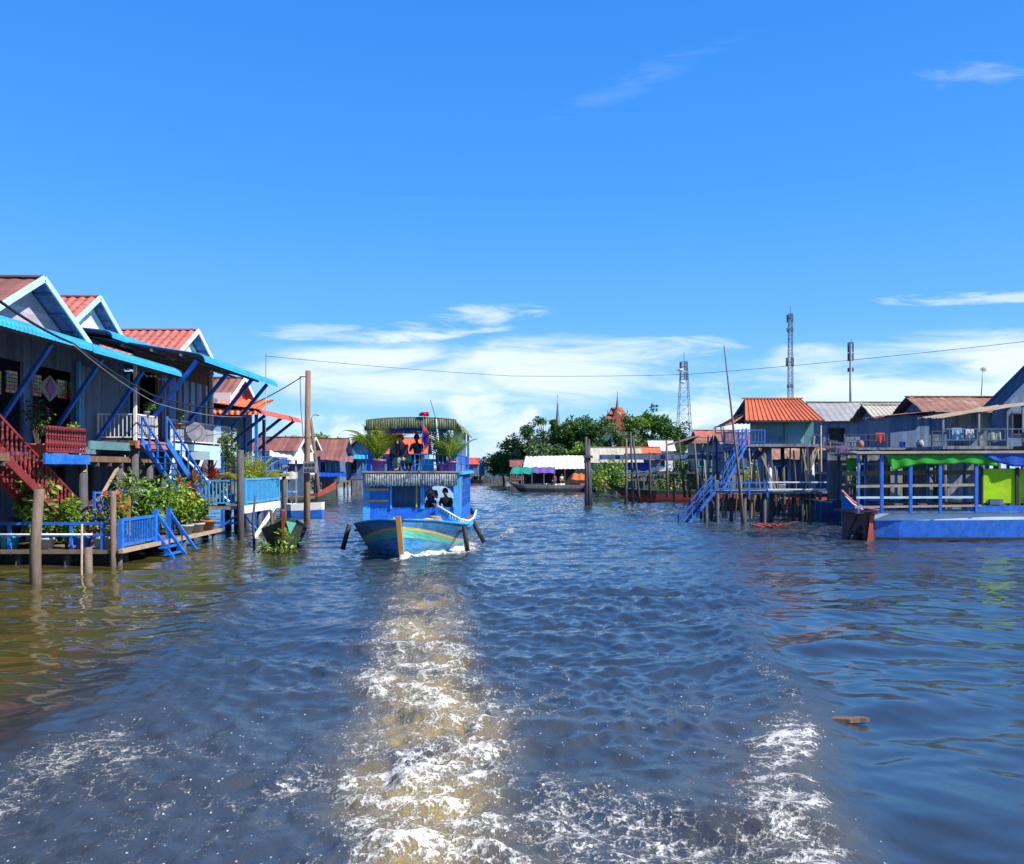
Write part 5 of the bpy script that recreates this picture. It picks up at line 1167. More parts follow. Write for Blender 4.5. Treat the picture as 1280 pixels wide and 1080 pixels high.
for px in (1082, 1120, 1160, 1205, 1260, 1330): MB().beam((PX(px, 38.2), 38.2, 1.15), (PX(px, 38.2), 38.2, 3.62), .1).build('roof_post', m_blue, rb_)
mb = MB(); mb.beam((gx(1070), fY-.02, gz(608)), (gx(1222), fY-.02, gz(606)), .05, .11); mb.build('rail', m_plank, rb_)
mb = MB(); mb.beam((gx(1070), fY-.02, gz(622)), (gx(1216), fY-.02, gz(621.5)), .05, .09); mb.build('rail', m_trim, rb_)
mb = MB(); mb.beam((gx(1068), fY-.02, gz(634)), (gx(1226), fY-.02, gz(632)), .05, .09); mb.build('rail', m_plank, rb_)
mb = MB(); mb.beam((gx(1085), 38.2, PZ(592, 38.2)), (gx(1300), 38.2, PZ(590, 38.2)), .06, .2); mb.build('rail', m_plank, rb_)
for i in range(5): MB().box((15.9+i*1.0, 35.9, 1.45), (16.25+i*1.0, 37.9, 1.52)).build('bench', m_wood, rb_)
def drape(parent, xs, zt, zb, y, mat, name='tarpaulin', wob=.05):
    mb = MB(); n = len(xs)-1; m = 6; rg = random.Random(len(xs)); S_ = 6
    cols = []
    for i in range(n*S_+1):
        f = i/S_; k = min(int(f), n-1); u = f-k; x_ = xs[k]*(1-u)+xs[k+1]*u; a = zt; b = zb[k]*(1-u)+zb[k+1]*u
        cols.append([(x_, y+wob*math.sin(i*.9)*(j/m)-.02*j/m, a+(b-a)*j/m) for j in range(m+1)])
    for c in cols: mb.v += c
    for i in range(len(cols)-1):
        for j in range(m): o = i*(m+1)+j; mb.f.append((o, o+1, o+m+2, o+m+1)); mb.m.append(0)
    o = mb.build(name, mat, parent, True); sm = o.modifiers.new('thick', 'SOLIDIFY'); sm.thickness = .008
    return o
drape(rb_, [gx(p) for p in (1108, 1114, 1130, 1150, 1180, 1200, 1225, 1245)], gz(568), [gz(v) for v in (575, 589, 584, 580, 581, 579, 581, 583)], fY-.1, m_tarpg)
drape(rb_, [gx(p) for p in (1222, 1240, 1262, 1290, 1340)], gz(565), [gz(v) for v in (567, 576, 583, 584, 586)], fY-.13, m_tarpb)
drape(rb_, [gx(p) for p in (1083, 1090, 1101)], gz(572), [gz(v) for v in (588, 589, 580)], 37.6, m_tarpg)
for (a, b) in ((1230, 1271), (1275, 1330)):
    MB().box((gx(a), fY+.12, gz(629)), (gx(b), fY+.2, gz(586))).build('lime_panel', m_tarpy, rb_)
    for p_ in (a-1, b+1): MB().beam((gx(p_), fY+.08, 1.2), (gx(p_), fY+.08, gz(584)), .07).build('panel_post', m_dark, rb_)
    MB().box((gx(a)+.25, fY+.0, gz(631)), (gx(a)+.8, fY+.1, gz(624))).build('seat_back', m_navyx, rb_)
MB().box((gx(1210), fY+.02, 1.2), (gx(1290), fY+.08, gz(632))).build('side_panel', m_blue, rb_)

# houses along the right bank
simple_house('broad house with long plain grey zinc roof behind the teal hut', 23.4, 31.5, 65, 69.5, 4.0, 6.5, 8.1, 'x', m_greyroof, m_bluewall, [(.05, .2, .35, .8), (.45, .6, .35, .8)], .5, None, 1.0, rail_m=m_dkpile, wmat=m_dkpile)
simple_house('house with pale beige corrugated roof and open dark gable beside the grey zinc roof', 23.6, 27.2, 55.5, 58.6, 4.2, 6.15, 7.15, 'x', m_beige, m_navyx, [(.5, .75, .2, .8)], .55, None, 1.4, pitch=.28, rail_m=m_dkpile, doors=[(.1, .35, .02, .85)], per=6)
simple_house('house with rusty brown roof and grey-blue front wall above the covered boat', 24.2, 31.5, 50.2, 53.6, 4.2, 6.2, 7.25, 'x', m_rust, m_bluewall, [(.33, .45, .3, .75)], .55, None, .9, rail_m=m_dkpile, doors=[(.52, .64, .02, .8)])
r3 = [o for o in COL.objects if o.parent is None and o.get('label', '').startswith('house with rusty brown')][0]
mb = MB(); mb.box((21.9, 50.0, 4.2), (24.15, 50.1, 6.05)); mb.box((21.9, 50.1, 4.2), (22.0, 53, 6.0)); mb.build('side_shed_wall', m_bluewall, r3)
mb = MB(); mb.corr((21.6, 49.5, 6.0), (21.6, 53.2, 6.05), (24.4, 53.2, 6.35), (24.4, 49.5, 6.3), .4, .02, mi2=1); mb.build('side_shed_roof', [m_rust, m_under], r3)
simple_house('low boarded shed with navy walls standing behind the hut stilts', 17.6, 22.6, 59, 62, 1.2, 3.6, 4.4, 'x', m_rust, m_navyx, [(.1, .25, .3, .8), (.55, .7, .3, .8)], .4, None, 1., rail_m=m_blue)
r4 = simple_house('dark gabled house at the right edge with a tan lean-to awning', 25.9, 30.2, 45.2, 46.6, 4.1, 6.3, 8.7, 'y', m_slate, m_bluewall, [(.06, .2, .3, .8), (.5, .7, .3, .8)], .25, m_navyx, 2.2, rail_m=m_navyx, wmat=m_dkpile)
mb = MB(); mb.corr((21.4, 43.2, 5.5), (21.4, 45.6, 5.65), (26.3, 45.6, 6.4), (26.3, 43.2, 6.25), .3, .02, mi2=1); mb.build('lean_to_awning', [m_plank, m_under], r4)
for x_ in (21.6, 23.4, 25.6): MB().beam((x_, 43.3, 4.1), (x_, 43.3, 5.5+(x_-21.4)*.15), .09).build('porch_post', m_greywoodx, r4)
MB().box((21.5, 43.1, 3.95), (25.0, 50, 4.1)).build('porch_deck', m_greywoodx, r4)
mb = MB(); rail(mb, (21.5, 43.15, 4.1), (30.5, 43.15, 4.1), .85, 26, .03, .05, .3); mb.build('porch_railing', m_navyx, r4)
wb = MB(); wall(wb, (23.0, 45.6), (25.2, 45.6), 4.1, 5.9, .08, [(.2, .8, .8, 1.5)]); wb.build('wall', m_greywoodx, r4)
for x_ in (21.7, 23.6): stilt(r4, x_, 43.4, -1.5, 4.0, .13)
tag(MB().corr((22.9, 52.5, 5.95), (26.8, 52.5, 5.95), (26.8, 54.4, 6.25), (22.9, 54.4, 6.25), .3, .02).build('porch_roof', m_orange, None, loc=(24.5, 53, 5.95)), 'orange porch roof sheet between the beige-roofed house and the rusty-roofed house', 'roof')
w_ = T('walkway', 'long weathered plank walkway on many poles in front of the right bank houses', 'walkway', (22, 47, 4))
MB().box((17.8, 46.5, 3.98), (25.0, 49.0, 4.1)).build('deck_floor', m_greywoodx, w_)
for x_ in np.arange(18.1, 25, 1.05): MB().tube([(x_, 46.7, -1.5), (x_+.05, 46.7, 3.98)], .08, 7).build('pile', m_dkpile if int(x_*7) % 3 else m_pile, w_, True)
for x_ in np.arange(18.4, 25, 1.4): MB().tube([(x_, 48.8, -1.5), (x_+.05, 48.8, 3.98)], .08, 7).build('pile', m_dkpile, w_, True)
mb = MB()
for z_ in (2.1, 3.2): mb.beam((17.8, 46.62, z_), (25, 46.62, z_+.1), .06, .09)
mb.beam((18.1, 46.6, 1.0), (20.4, 46.6, 3.8), .07); mb.beam((21.8, 46.6, 3.8), (23.6, 46.6, 1.0), .07); mb.build('brace', m_greywood, w_)
mb = MB(); rail(mb, (17.9, 46.55, 4.1), (20.2, 46.55, 4.1), .7, 4, .04, .04, .4); mb.build('railing', m_dkpile, w_)
mb = MB(); wall(mb, (18, 49.3), (26, 49.3), 1.2, 3.9, .06, [(1.2, 2.1, 1.2, 3.2), (3.6, 4.4, 1.2, 3.4), (5.6, 6.6, 1.2, 3.0)]); mb.build('back_boards', m_greywoodx, w_)
tag(drape(None, [PX(1081, 54), PX(1089, 54)], PZ(542, 54), [PZ(557, 54), PZ(556, 54)], 53.6, cloth['purple'], 'hanging_cloth', .06), 'purple cloth hanging on the porch of the beige-roofed house', 'cloth')
pole('antenna_mast', 'thin leaning antenna mast with small spiky head on the rusty brown roof', 'mast', [(PX(1226, 51.8), 51.8, 7.0), (PX(1229, 51.8), 51.8, PZ(460, 51.8))], [.03, .02], m_metal)
mb = MB(); c_ = P(1229, 462, 51.8)
for k in range(7): a = k*.9; mb.beam(c_-Vector((.22*math.cos(a), 0, .16*math.sin(a))), c_+Vector((.22*math.cos(a), 0, .16*math.sin(a))), .02)
hd_ = mb.build('antenna_head', m_metal, bpy.data.objects[[o.name for o in COL.objects if o.name.startswith('antenna_mast')][-1]])
tag(MB().tube([P(1018, 542, 50), P(1050, 555, 47.5), P(1110, 566, 44)], .015, 5).build('mooring_rope', m_white, None, loc=P(1018, 542, 50)), 'thin pale line running from the hut stilts down to the walkway', 'rope')

rg = random.Random(44)
for i in range(44):                                  # loose tangle of thin stakes along the right bank
    px = rg.uniform(874, 1068); y_ = rg.uniform(49.5, 57); z_ = rg.uniform(2.2, 5.6); lx, ly = rg.uniform(-.35, .35), rg.uniform(-.4, .4); x_ = PX(px, y_)
    r_ = rg.uniform(.035, .075); pole('thin_stake', 'thin crooked stake in the water among the stilts by the teal hut', 'stake', [(x_, y_, -1.4), (x_+lx*.4+.05, y_+ly*.5, z_*.5), (x_+lx, y_+ly, z_)], [r_*1.2, r_, r_*.7], rg.choice([m_dkpile, m_pile, m_plank]), 'thin stakes among the stilts by the teal hut', 6)
def hung(px, py0, py1, Y_, w_, mat, lb):
    x_ = PX(px, Y_); tag(drape(None, [x_-w_/2, x_, x_+w_/2], PZ(py0, Y_), [PZ(py1, Y_), PZ(py1+1.5, Y_), PZ(py1-.5, Y_)], Y_, mat, 'hanging_cloth', .05), lb, 'cloth')
hung(1100, 541, 553, 49.2, .5, cloth['red'], 'red garment hanging on the porch left of the grey-blue wall')
hung(1196, 535, 549, 43.3, .5, cloth['lightblue'], 'light blue garment hanging under the tan lean-to awning')
hung(1212, 536, 548, 43.3, .4, cloth['white'], 'white garment hanging under the tan lean-to awning')
hung(1242, 537, 552, 43.2, .7, cloth['olive'], 'olive cloth hanging on the right porch railing under the tan awning')
hung(1052, 558, 570, 46.5, .7, cloth['plum'], 'plum cloth hanging over the end of the walkway railing')
hung(930, 548, 556, 49.5, .5, cloth['purple'], 'violet cloth over the blue porch rail of the teal hut')
for i, (px, Y_, zz, m_, lb) in enumerate(((1075, 47.5, 4.1, m_pott, 'brown water jar standing on the walkway left of the tan awning'), (1128, 47.3, 4.1, m_potb, 'blue plastic barrel standing on the walkway'), (1150, 47.5, 4.1, m_potg, 'grey water jar standing on the walkway beside the blue barrel'), (978, 48.2, 1.75, m_white, 'white bucket on the landing stage below the hut'))):
    mb = MB(); mb.lathe((PX(px, Y_), Y_, zz), [(a_*.62, b_*.62) for a_, b_ in ((.2, 0), (.32, .2), (.34, .42), (.24, .62), (.2, .66), (.23, .72), (.18, .72), (.16, .66))] if i in (0, 2) else [(.14, 0), (.17, .32), (.19, .33), (.16, .34), (.14, .1)], 12); tag(mb.build('water_jar' if i != 1 and i != 3 else ('barrel' if i == 1 else 'bucket'), m_, None, True, loc=(PX(px, Y_), Y_, zz)), lb, 'jar' if i not in (1, 3) else ('barrel' if i == 1 else 'bucket'))
# boats on the right
b1 = T('long_boat', 'long wooden boat with dark green and red hull under the bare pole frame', 'boat', (15, 80, 0))
hull(b1, (PX(757, 80), 80, 0), 15, 2.2, [(0, .03, 1.75, .2), (.06, .35, 1.35, .4), (.14, .75, 1.08, .6), (.3, 1, .95, .75), (.7, 1, .95, .78), (1, .7, 1.2, .6)], [m_hullgreen, m_hullred, m_wood], [(2, 0), (.62, 1), (.05, 0)], 'x', rake=2.2)
mb = MB(); mb.beam((PX(757, 80)+1.7, 80, .35), (PX(757, 80)-.2, 80, 1.95), .12); mb.build('stem_post', m_hullgreen, b1)
for i in range(4): MB().box((PX(757, 80)+3+i*2.4, 79.1, .9), (PX(757, 80)+3.3+i*2.4, 80.9, .95)).build('thwart', m_wood, b1)
b2 = T('long_boat', 'low red-hulled boat lying behind the landing stage piles', 'boat', (17, 62, 0))
hull(b2, (PX(880, 64), 64, 0), 9, 1.9, [(0, .05, 1.0, .3), (.1, .7, .75, .6), (.4, 1, .7, .75), (.8, 1, .75, .75), (1, .4, 1.0, .5)], [m_hullred, m_wood], [(2, 0)], 'x', rake=1.)
MB().box((PX(880, 64)+2, 63.6, .6), (PX(880, 64)+2.3, 64.4, .65)).build('thwart', m_wood, b2)
b3 = T('covered_boat', 'covered boat with pale pink flat roof moored behind the hut stilts', 'boat', (22, 55.5, 0))
hull(b3, (PX(1015, 54), 54.5, 0), 8, 2.2, [(0, .1, 1.1, .4), (.12, .8, .95, .7), (.5, 1, .9, .8), (1, .8, 1, .7)], [m_blue, m_wood], [(2, 0)], 'x')
MB().box((PX(1018, 54), 53.4, 2.62), (PX(1150, 54), 55.6, 2.74)).build('roof', M('pink_roof_board', (.55, .30, .27), .7, .2, 3), b3)
for px in (1024, 1050, 1080, 1110): MB().beam((PX(px, 53.5), 53.5, .9), (PX(px, 53.5), 53.5, 2.62), .08).build('roof_post', m_dkpile, b3)
b4 = T('rowing_boat', 'small boat with upswept blue prow edged red and white between hut and covered boat', 'boat', (19, 44.5, 0))
hull(b4, (PX(1052, 44.5), 44.5, 0), 6, 1.5, [(0, .04, 1.75, .1), (.06, .25, 1.35, .3), (.15, .6, .95, .5), (.35, 1, .75, .7), (1, .8, .8, .7)], [m_bluel, m_blue, m_wood], [(2, 1), (.9, 1)], 'x')
mb = MB(); mb.tube([(PX(1052, 44.5)-.05, 44.4, 1.85), (PX(1052, 44.5)+.4, 44.3, 1.38), (PX(1052, 44.5)+.95, 44.05, .98), (PX(1052, 44.5)+2, 43.77, .8)], [.07, .06, .05, .05], 6); mb.build('gunwale', m_redsheet, b4)
mb = MB(); mb.tube([(PX(1052, 44.5)+.1, 44.36, 1.6), (PX(1052, 44.5)+.45, 44.2, 1.18), (PX(1052, 44.5)+.9, 44.0, .86)], .045, 6); mb.build('bow_stripe', m_white, b4)
b5 = T('canoe', 'narrow grey plank canoe low in the water right of the hut stilts', 'canoe', (20, 57, 0))
hull(b5, (PX(985, 57), 57, 0), 5.0, 1.0, [(0, .05, .75, .3), (.12, .7, .55, .6), (.5, 1, .45, .75), (.88, .7, .55, .6), (1, .05, .75, .3)], [m_greywoodx, m_wood], [(2, 0)], 'x')
MB().box((PX(985, 57)+2.3, 56.6, .4), (PX(985, 57)+2.5, 57.4, .44)).build('thwart', m_wood, b5)
fd = T('floating_branch', 'reddish tangle of branches and planks floating before the hut stilts', 'driftwood', (PX(962, 44), 44, 0)); rg = random.Random(6); mb = MB()
MB().tube([P(943, 655, 45), P(960, 657, 44), P(978, 664, 42.5)], [.07, .09, .04], 6).build('trunk', m_hullred, fd)
for i in range(16): a = P(rg.uniform(945, 978), 657, rg.uniform(43, 45)); a.z = rg.uniform(-.02, .1); mb.beam(a, a+Vector((rg.uniform(-1, 1), rg.uniform(-.8, .8), rg.uniform(-.05, .22))), .05)
mb.build('branch', m_hullred, fd)
plant('bank_shrub', 'large pale green shrub standing in the water right of the lone piles', 'shrub', (PX(765, 90), 90, .2), 3.6, 2.3, 'bush', None, leaves=(2, 2, 1), n=1300, L=.34, seed=31)
plant('bank_shrub', 'tall reedy shrub between the lone piles and the long boat bow', 'shrub', (PX(748, 86), 86, .2), 2.8, 1.3, 'bush', None, leaves=(2, 3, 1), n=500, L=.34, seed=34)
plant('bank_shrub', 'wide green shrub behind the middle of the long red and green boat', 'shrub', (PX(838, 86), 86, .2), 2.4, 2.4, 'bush', None, leaves=(1, 2, 2), n=1000, L=.32, seed=32)
plant('bank_shrub', 'taller green shrub behind the bare poles left of the blue stairs', 'shrub', (PX(868, 88), 88, .2), 3.2, 1.8, 'bush', None, leaves=(1, 2, 0), n=900, L=.32, seed=33)
plant('bank_shrub', 'light green shrub seen through the hut stilts', 'shrub', (PX(945, 64), 64, .2), 3.0, 1.2, 'bush', None, leaves=(2, 3), n=500, L=.25, seed=35)
plant('bank_shrub', 'small bright shrub under the walkway beside the pink-roofed boat', 'shrub', (PX(1048, 52), 52, .8), 2.0, .6, 'bush', None, leaves=(2, 3), n=240, L=.2, seed=36)
plant('bank_shrub', 'second small bright shrub right of the hut under the house porches', 'shrub', (PX(1062, 52), 52, .9), 1.7, .45, 'bush', None, leaves=(2, 2), n=200, L=.2, seed=37)

fp = T('floating_plank', 'short dark brown plank floating flat in the near water at right', 'driftwood', (3.95, 10.3, 0))
MB().prism([(3.7, 10.28, -.02), (4.0, 10.22, -.02), (4.26, 10.29, -.02), (4.2, 10.35, -.02), (3.78, 10.36, -.02)], (0, 0, .045)).build('plank', m_wood, fp)
# ------------------------------------------------------------ far things
def tree(label, px, pt, hw, Y, seed, base=1.0, leaves=(0, 1), tall=False, n=2600, L=.5, name='broadleaf_tree', bare=.25):
    rg = random.Random(seed); x = PX(px, Y); top = PZ(pt, Y); r = hw*Y/FPX; t = T(name, label, 'tree', (x, Y, base), 'trees on the far bank'); mb = MB(); H_ = top-base
    tips = []; c0 = Vector((x, Y, base)); th = base+H_*(.55 if tall else .35)
    mb.tube([c0-Vector((0, 0, 1)), c0+Vector((.1*r*rg.uniform(-1, 1), 0, (th-base)*.5)), Vector((x+rg.uniform(-.1, .1)*r, Y, th))], [.05*H_*.6+.08, .035*H_*.6+.05, .025*H_*.6+.04], 8)
    nb = 9 if tall else 17
    for i in range(nb):
        a = i*2.4+rg.uniform(-.4, .4); q = r*rg.uniform(.35, .95); z = rg.uniform(.3 if not tall else .62, .95)
        k = math.sqrt(max(.12, 1-((z-.5)/.55)**2)) if not tall else 1
        e = Vector((x+q*k*math.cos(a), Y+q*k*math.sin(a), base+H_*z)); tips.append(e)
        s_ = Vector((x, Y, base+(th-base)*rg.uniform(.6, 1))); m_ = s_.lerp(e, .5)+Vector((0, 0, .06*H_*rg.uniform(-.3, 1)))
        mb.tube([s_, m_, e], [.018*H_*.6+.03, .012*H_*.6+.02, .02], 5)
    mb.build('trunk', m_bark, t, True)
    cb = MB(); ml = [lf[i] for i in leaves]; tot = len(tips)
    for e in tips:
        for _ in range(5 if not tall else 3):
            cc = e+Vector((rg.gauss(0, .28), rg.gauss(0, .28), rg.gauss(-.06, .2)))*r*(.8 if not tall else .6); rr_ = r*rg.uniform(.14, .30); shade = [rg.randrange(len(ml))]*3+list(range(len(ml)))
            cb.clump(cc, rr_, int(n/tot/(5 if not tall else 3)), L, shade, rg, .75, .55)
    cb.build('crown', ml, t); return t
TR = [(630, 563, 22, 170, 'low round tree at the left end of the far tree mass'), (650, 547, 28, 165, 'rounded dark tree second from the left end of the far tree mass'),
      (672, 535, 28, 160, 'dark tree directly left of the tall thin tree'), (700, 533, 28, 162, 'dark broad tree directly beneath the grey spire'),
      (722, 527, 30, 158, 'tall dark tree halfway between the grey spire and the red temple roof'), (746, 525, 27, 156, 'broad dark tree left of the red temple roof'),
      (772, 537, 24, 150, 'low rounded tree in front of the red temple roof'), (799, 518, 24, 152, 'tall bushy tree right of the red temple roof'),
      (820, 513, 26, 154, 'tallest bushy tree, right of the temple and left of the lattice tower'), (840, 530, 22, 150, 'loose-crowned tree at the right end of the far tree mass'),
      (690, 562, 30, 140, 'low dark tree behind the white market roof'), (735, 560, 26, 138, 'low dark tree just behind the lone piles'), (785, 558, 26, 140, 'low tree under the temple behind the dark shed roofs'), (835, 562, 22, 136, 'low tree behind the bare pole frame')]
for i, (px, pt, hw, Y_, lb) in enumerate(TR): tree(lb, px, pt, hw, Y_, 100+i, leaves=[(0, 1), (0, 0, 1), (0, 1, 5), (1, 0, 2)][i % 4], n=5600, L=.55)
tree('tall thin tree with bare pale trunk standing above the far tree mass', 681, 512, 15, 158, 130, leaves=(0, 1), tall=True, n=900, L=.5)
for i, (px, pt, hw, Y_, lb) in enumerate(((362, 545, 15, 125, 'green tree top behind the left far houses left of the utility pole'), (398, 541, 14, 125, 'green tree top just right of the utility pole'), (416, 548, 13, 130, 'lower green tree top farther right of the utility pole'), (345, 548, 12, 128, 'tree top half hidden by the red awning'))):
    tree(lb, px, pt, hw, Y_, 140+i, leaves=(1, 2), n=1500, L=.5)
# temple and spires
tm = T('temple', 'red stepped temple roof with tall golden-brown spire rising above the far trees', 'temple', (PX(771, 200), 200, 1)); x, y_ = PX(771, 200), 200
m_tr = M('temple_red', (.34, .085, .045), .65, .3, .8, wear=(.30, .16, .06), amt=.42); m_gold = M('temple_gold', (.22, .085, .045), .55, .3, 1)
MB().box((x-4, y_-3, 1), (x+4, y_+3, 11.7)).build('wall', m_white, tm)
mb = MB()
for k in range(4):
    w_ = 5.3-k*1.12; z0 = 11.6+k*1.25
    mb.prism([(x-w_, y_-w_*.8, z0), (x+w_, y_-w_*.8, z0), (x+w_*.62, y_, z0+1.7), (x-w_*.62, y_, z0+1.7)], (0, w_*.8, 0))
    mb.prism([(x-w_*.55, y_-w_*.82-.1, z0+.05), (x+w_*.55, y_-w_*.82-.1, z0+.05), (x, y_-w_*.82-.1, z0+1.6)], (0, .3, 0))
mb.build('roof', m_tr, tm)
mb = MB()
for k in range(4):
    w_ = 5.3-k*1.12; z0 = 11.6+k*1.25
    for sg in (-1, 1): mb.tube([(x+sg*w_, y_-w_*.8, z0), (x+sg*(w_+.35), y_-w_*.8, z0+.5), (x+sg*(w_+.2), y_-w_*.8, z0+1.25)], [.16, .12, .03], 5)
mb.build('roof_finial', m_gold, tm)
MB().lathe((x, y_-1, 14.2), [(1.7, 0), (1.5, .7), (1.15, .9), (1.1, 1.5), (.75, 1.8), (.7, 2.3), (.45, 2.6), (.28, 3.6), (.14, 4.6), (.05, 6.6)], 10).build('spire', m_gold, tm, True)
sp_ = T('stupa', 'slim grey stupa spire standing behind the far trees', 'stupa', (PX(697, 195), 195, 1))
MB().lathe((PX(697, 195), 195, 1), [(2.2, 0), (2.0, 6), (1.2, 8.5), (.8, 10), (.55, 12), (.35, 14), (.2, 16), (.06, 18.6)], 9).build('spire', m_metal, sp_, True); MB().lathe((PX(697, 195), 195, .5), [(3, 0), (3, 1.2), (2.4, 1.3), (2.3, 2.2)], 9).build('base', m_white, sp_)
# telecom towers
def lattice(label, px, pt, Y, w0, w1, nseg, mat, ants, base=1.):
    t = T('telecom_tower', label, 'tower', (PX(px, Y), Y, base)); x = PX(px, Y); H_ = PZ(pt, Y)-base; mb = MB(); th = max(.08, 0.00036*Y)
    c = lambda f, k: Vector((x+(w0+(w1-w0)*f)*(.5 if k in (1, 2) else -.5), Y+(w0+(w1-w0)*f)*(.5 if k > 1 else -.5), base+H_*f))
    for k in range(4): mb.beam(c(0, k), c(1, k), th*1.3)
    for i in range(nseg):
        a, b = i/nseg, (i+1)/nseg
        for k in range(4):
            mb.beam(c(a, k), c(b, (k+1) % 4), th*.7); mb.beam(c(b, k), c(b, (k+1) % 4), th*.7)
            mb.beam(c(a, (k+1) % 4), c(b, k), th*.7)
    mb.build('lattice', mat, t)
    for f, s_, h_ in ants:
        ab = MB()
        for k in range(3):
            a = k*2.1+.5; p = Vector((x+s_*math.cos(a), Y+s_*math.sin(a), base+H_*f)); ab.box((p.x-.22, p.y-.18, p.z-h_/2), (p.x+.22, p.y+.18, p.z+h_/2)); ab.beam((x, Y, p.z), p, .14)
        ab.build('antenna_panel', m_mast, t)
    return t, x, H_
t, x, H_ = lattice('broad lattice telecom tower with dishes nearest the far trees', 855, 452, 250, 5.2, 1.6, 13, m_mast, ((.96, 1.1, 2.4), (.87, 1.1, 2.2)))
for (dx, z, r_) in ((-1.5, 31, .9), (-.9, 27.5, .7), (1.3, 10, 1.0)): MB().lathe((x+dx, 247.8, z), [(.1, -.25), (r_*.8, -.2), (r_, 0), (r_, .25), (r_*.8, .4), (.1, .45)], 10).build('microwave_dish', m_white, t)
MB().beam((x, 250, 33), (x, 250, PZ(440, 250)), .15).build('lightning_rod', m_metal, t)
t, x, H_ = lattice('tallest slender lattice telecom mast above the orange hut roof', 988, 392, 260, 1.6, 1.0, 22, m_mast, ((.97, .9, 2.2), (.90, .9, 1.2), (.70, 1.1, 2.6), (.55, .8, 1.), (.40, .8, 1.)))
MB().beam((x, 260, H_), (x, 260, PZ(382, 260)), .16).build('lightning_rod', m_metal, t)
t = T('telecom_tower', 'slim single-tube telecom pole above the grey zinc roof', 'tower', (PX(1063, 260), 260, 1)); x = PX(1063, 260)
MB().tube([(x, 260, 0), (x, 260, PZ(440, 260))], [.5, .28], 8).build('shaft', m_mast, t, True)
for zc, h_ in ((PZ(434, 260), 3.0), (PZ(446, 260), 2.4), (PZ(462, 260), 1.2)):
    mb = MB()
    for k in range(3): a = k*2.1; mb.box((x+.75*math.cos(a)-.2, 260+.75*math.sin(a)-.2, zc-h_/2), (x+.75*math.cos(a)+.2, 260+.75*math.sin(a)+.2, zc+h_/2)); mb.beam((x, 260, zc), (x+.75*math.cos(a), 260+.75*math.sin(a), zc), .15)
    mb.build('antenna_panel', m_mast, t)
MB().beam((x+.3, 260, PZ(430, 260)), (x+.3, 260, PZ(424, 260)), .16).build('lightning_rod', m_metal, t)

# market hall, its awnings, boat and people
mk = T('market_hall', 'riverside market hall with long white sheet roof and green and violet awnings', 'market hall', (6, 116, 0))
mb = MB(); mb.corr((PX(653, 115), 114.8, 2.75), (PX(737, 115), 114.8, 2.95), (PX(735, 121), 121, 4.75), (PX(657, 121), 121, 4.65), .6, .03, mi2=1, per=4); mb.build('roof', [m_whiteroof, m_under], mk)
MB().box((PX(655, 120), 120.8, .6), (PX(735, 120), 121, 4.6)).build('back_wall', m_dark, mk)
MB().box((PX(650, 115), 114, .25), (PX(740, 115), 121, .45)).build('floor', m_wood, mk)
for px in (657, 668, 680, 693, 706, 720, 734): MB().beam((PX(px, 114.9), 114.9, -1), (PX(px, 114.9), 114.9, 2.85), .14).build('post', m_dkpile, mk)
mb = MB(); mb.corr((PX(637, 112), 112, 2.25), (PX(665, 112), 112, 2.25), (PX(667, 114.9), 114.9, 3.1), (PX(641, 114.9), 114.9, 3.1), 1.2, .04, mi2=0); mb.build('awning', m_tarpt, mk)
mb = MB(); mb.corr((PX(665, 112), 112, 2.35), (PX(694, 112), 112, 2.35), (PX(694, 114.9), 114.9, 3.1), (PX(667, 114.9), 114.9, 3.1), 1.2, .04, mi2=0); mb.build('awning', m_tarpp, mk)
for px in (638, 652, 665, 680, 693): MB().beam((PX(px, 112), 112.1, -.5), (PX(px, 112), 112.1, 2.3), .1).build('awning_post', m_metal, mk)
mb = MB(); mb.corr((PX(714, 112), 112, 1.5), (PX(733, 112), 112, 1.4), (PX(732, 114), 114, 2.2), (PX(717, 114), 114, 2.3), .9, .05, mi2=0); mb.build('awning', m_tarpo, mk)
rg = random.Random(12); gl = ['heap of goods beside the left awning post of the market hall', 'pale sack heap under the violet awning of the market hall', 'dark bundle heap in the middle of the market hall front', 'white sack heap at the right end of the violet awning', 'brown goods heap below the orange market awning']
for i, (px, m_) in enumerate(((660, cloth['yellow']), (676, cloth['white']), (686, cloth['black']), (697, cloth['white']), (722, cloth['red']))):
    mb = MB()
    for k in range(5): mb.lathe((PX(px, 113.4)+(k-2)*.38, 113.4+rg.uniform(-.3, .3), .45), [(.28, 0), (.34, .2), (.26, .45), (.08, .55)], 8)
    tag(mb.build('goods_heap', m_, None, True, loc=(PX(px, 113.4), 113.4, .45)), gl[i], 'goods')
def standing(fx, fy, bend=0.):
    f = Vector((fx, fy, 0)).normalized(); s = Vector((-f.y, f.x, 0)); z = Vector((0, 0, 1)); p = z*.92; ch = p+z*.42+f*bend; J = dict(pelvis=p, chest=ch, head=ch+z*.31+f*.04)
    for k, sg in (('l', 1), ('r', -1)):
        J['hip_'+k] = p+s*.10*sg-z*.06; J['kn_'+k] = s*.12*sg+z*.48+f*.03; J['an_'+k] = s*.12*sg+z*.08; J['toe_'+k] = s*.14*sg+f*.17+z*.035
        J['sh_'+k] = ch+s*.19*sg+z*.05; J['el_'+k] = ch+s*.24*sg-z*.24; J['wr_'+k] = ch+s*.24*sg-z*.44+f*.14
    return J
person('person in red standing under the violet awning of the market hall', (PX(693, 113), 113, .45), standing(-.3, -1), None, 'red', 'navy', (-.3, -1))
person('person in white standing beside the orange market awning', (PX(702, 113.4), 113.4, .45), standing(.4, -1), None, 'white', 'black', (.4, -1))
mbx = T('market_boat', 'long grey wooden boat lying along the front of the market hall', 'boat', (3, 110.5, 0))
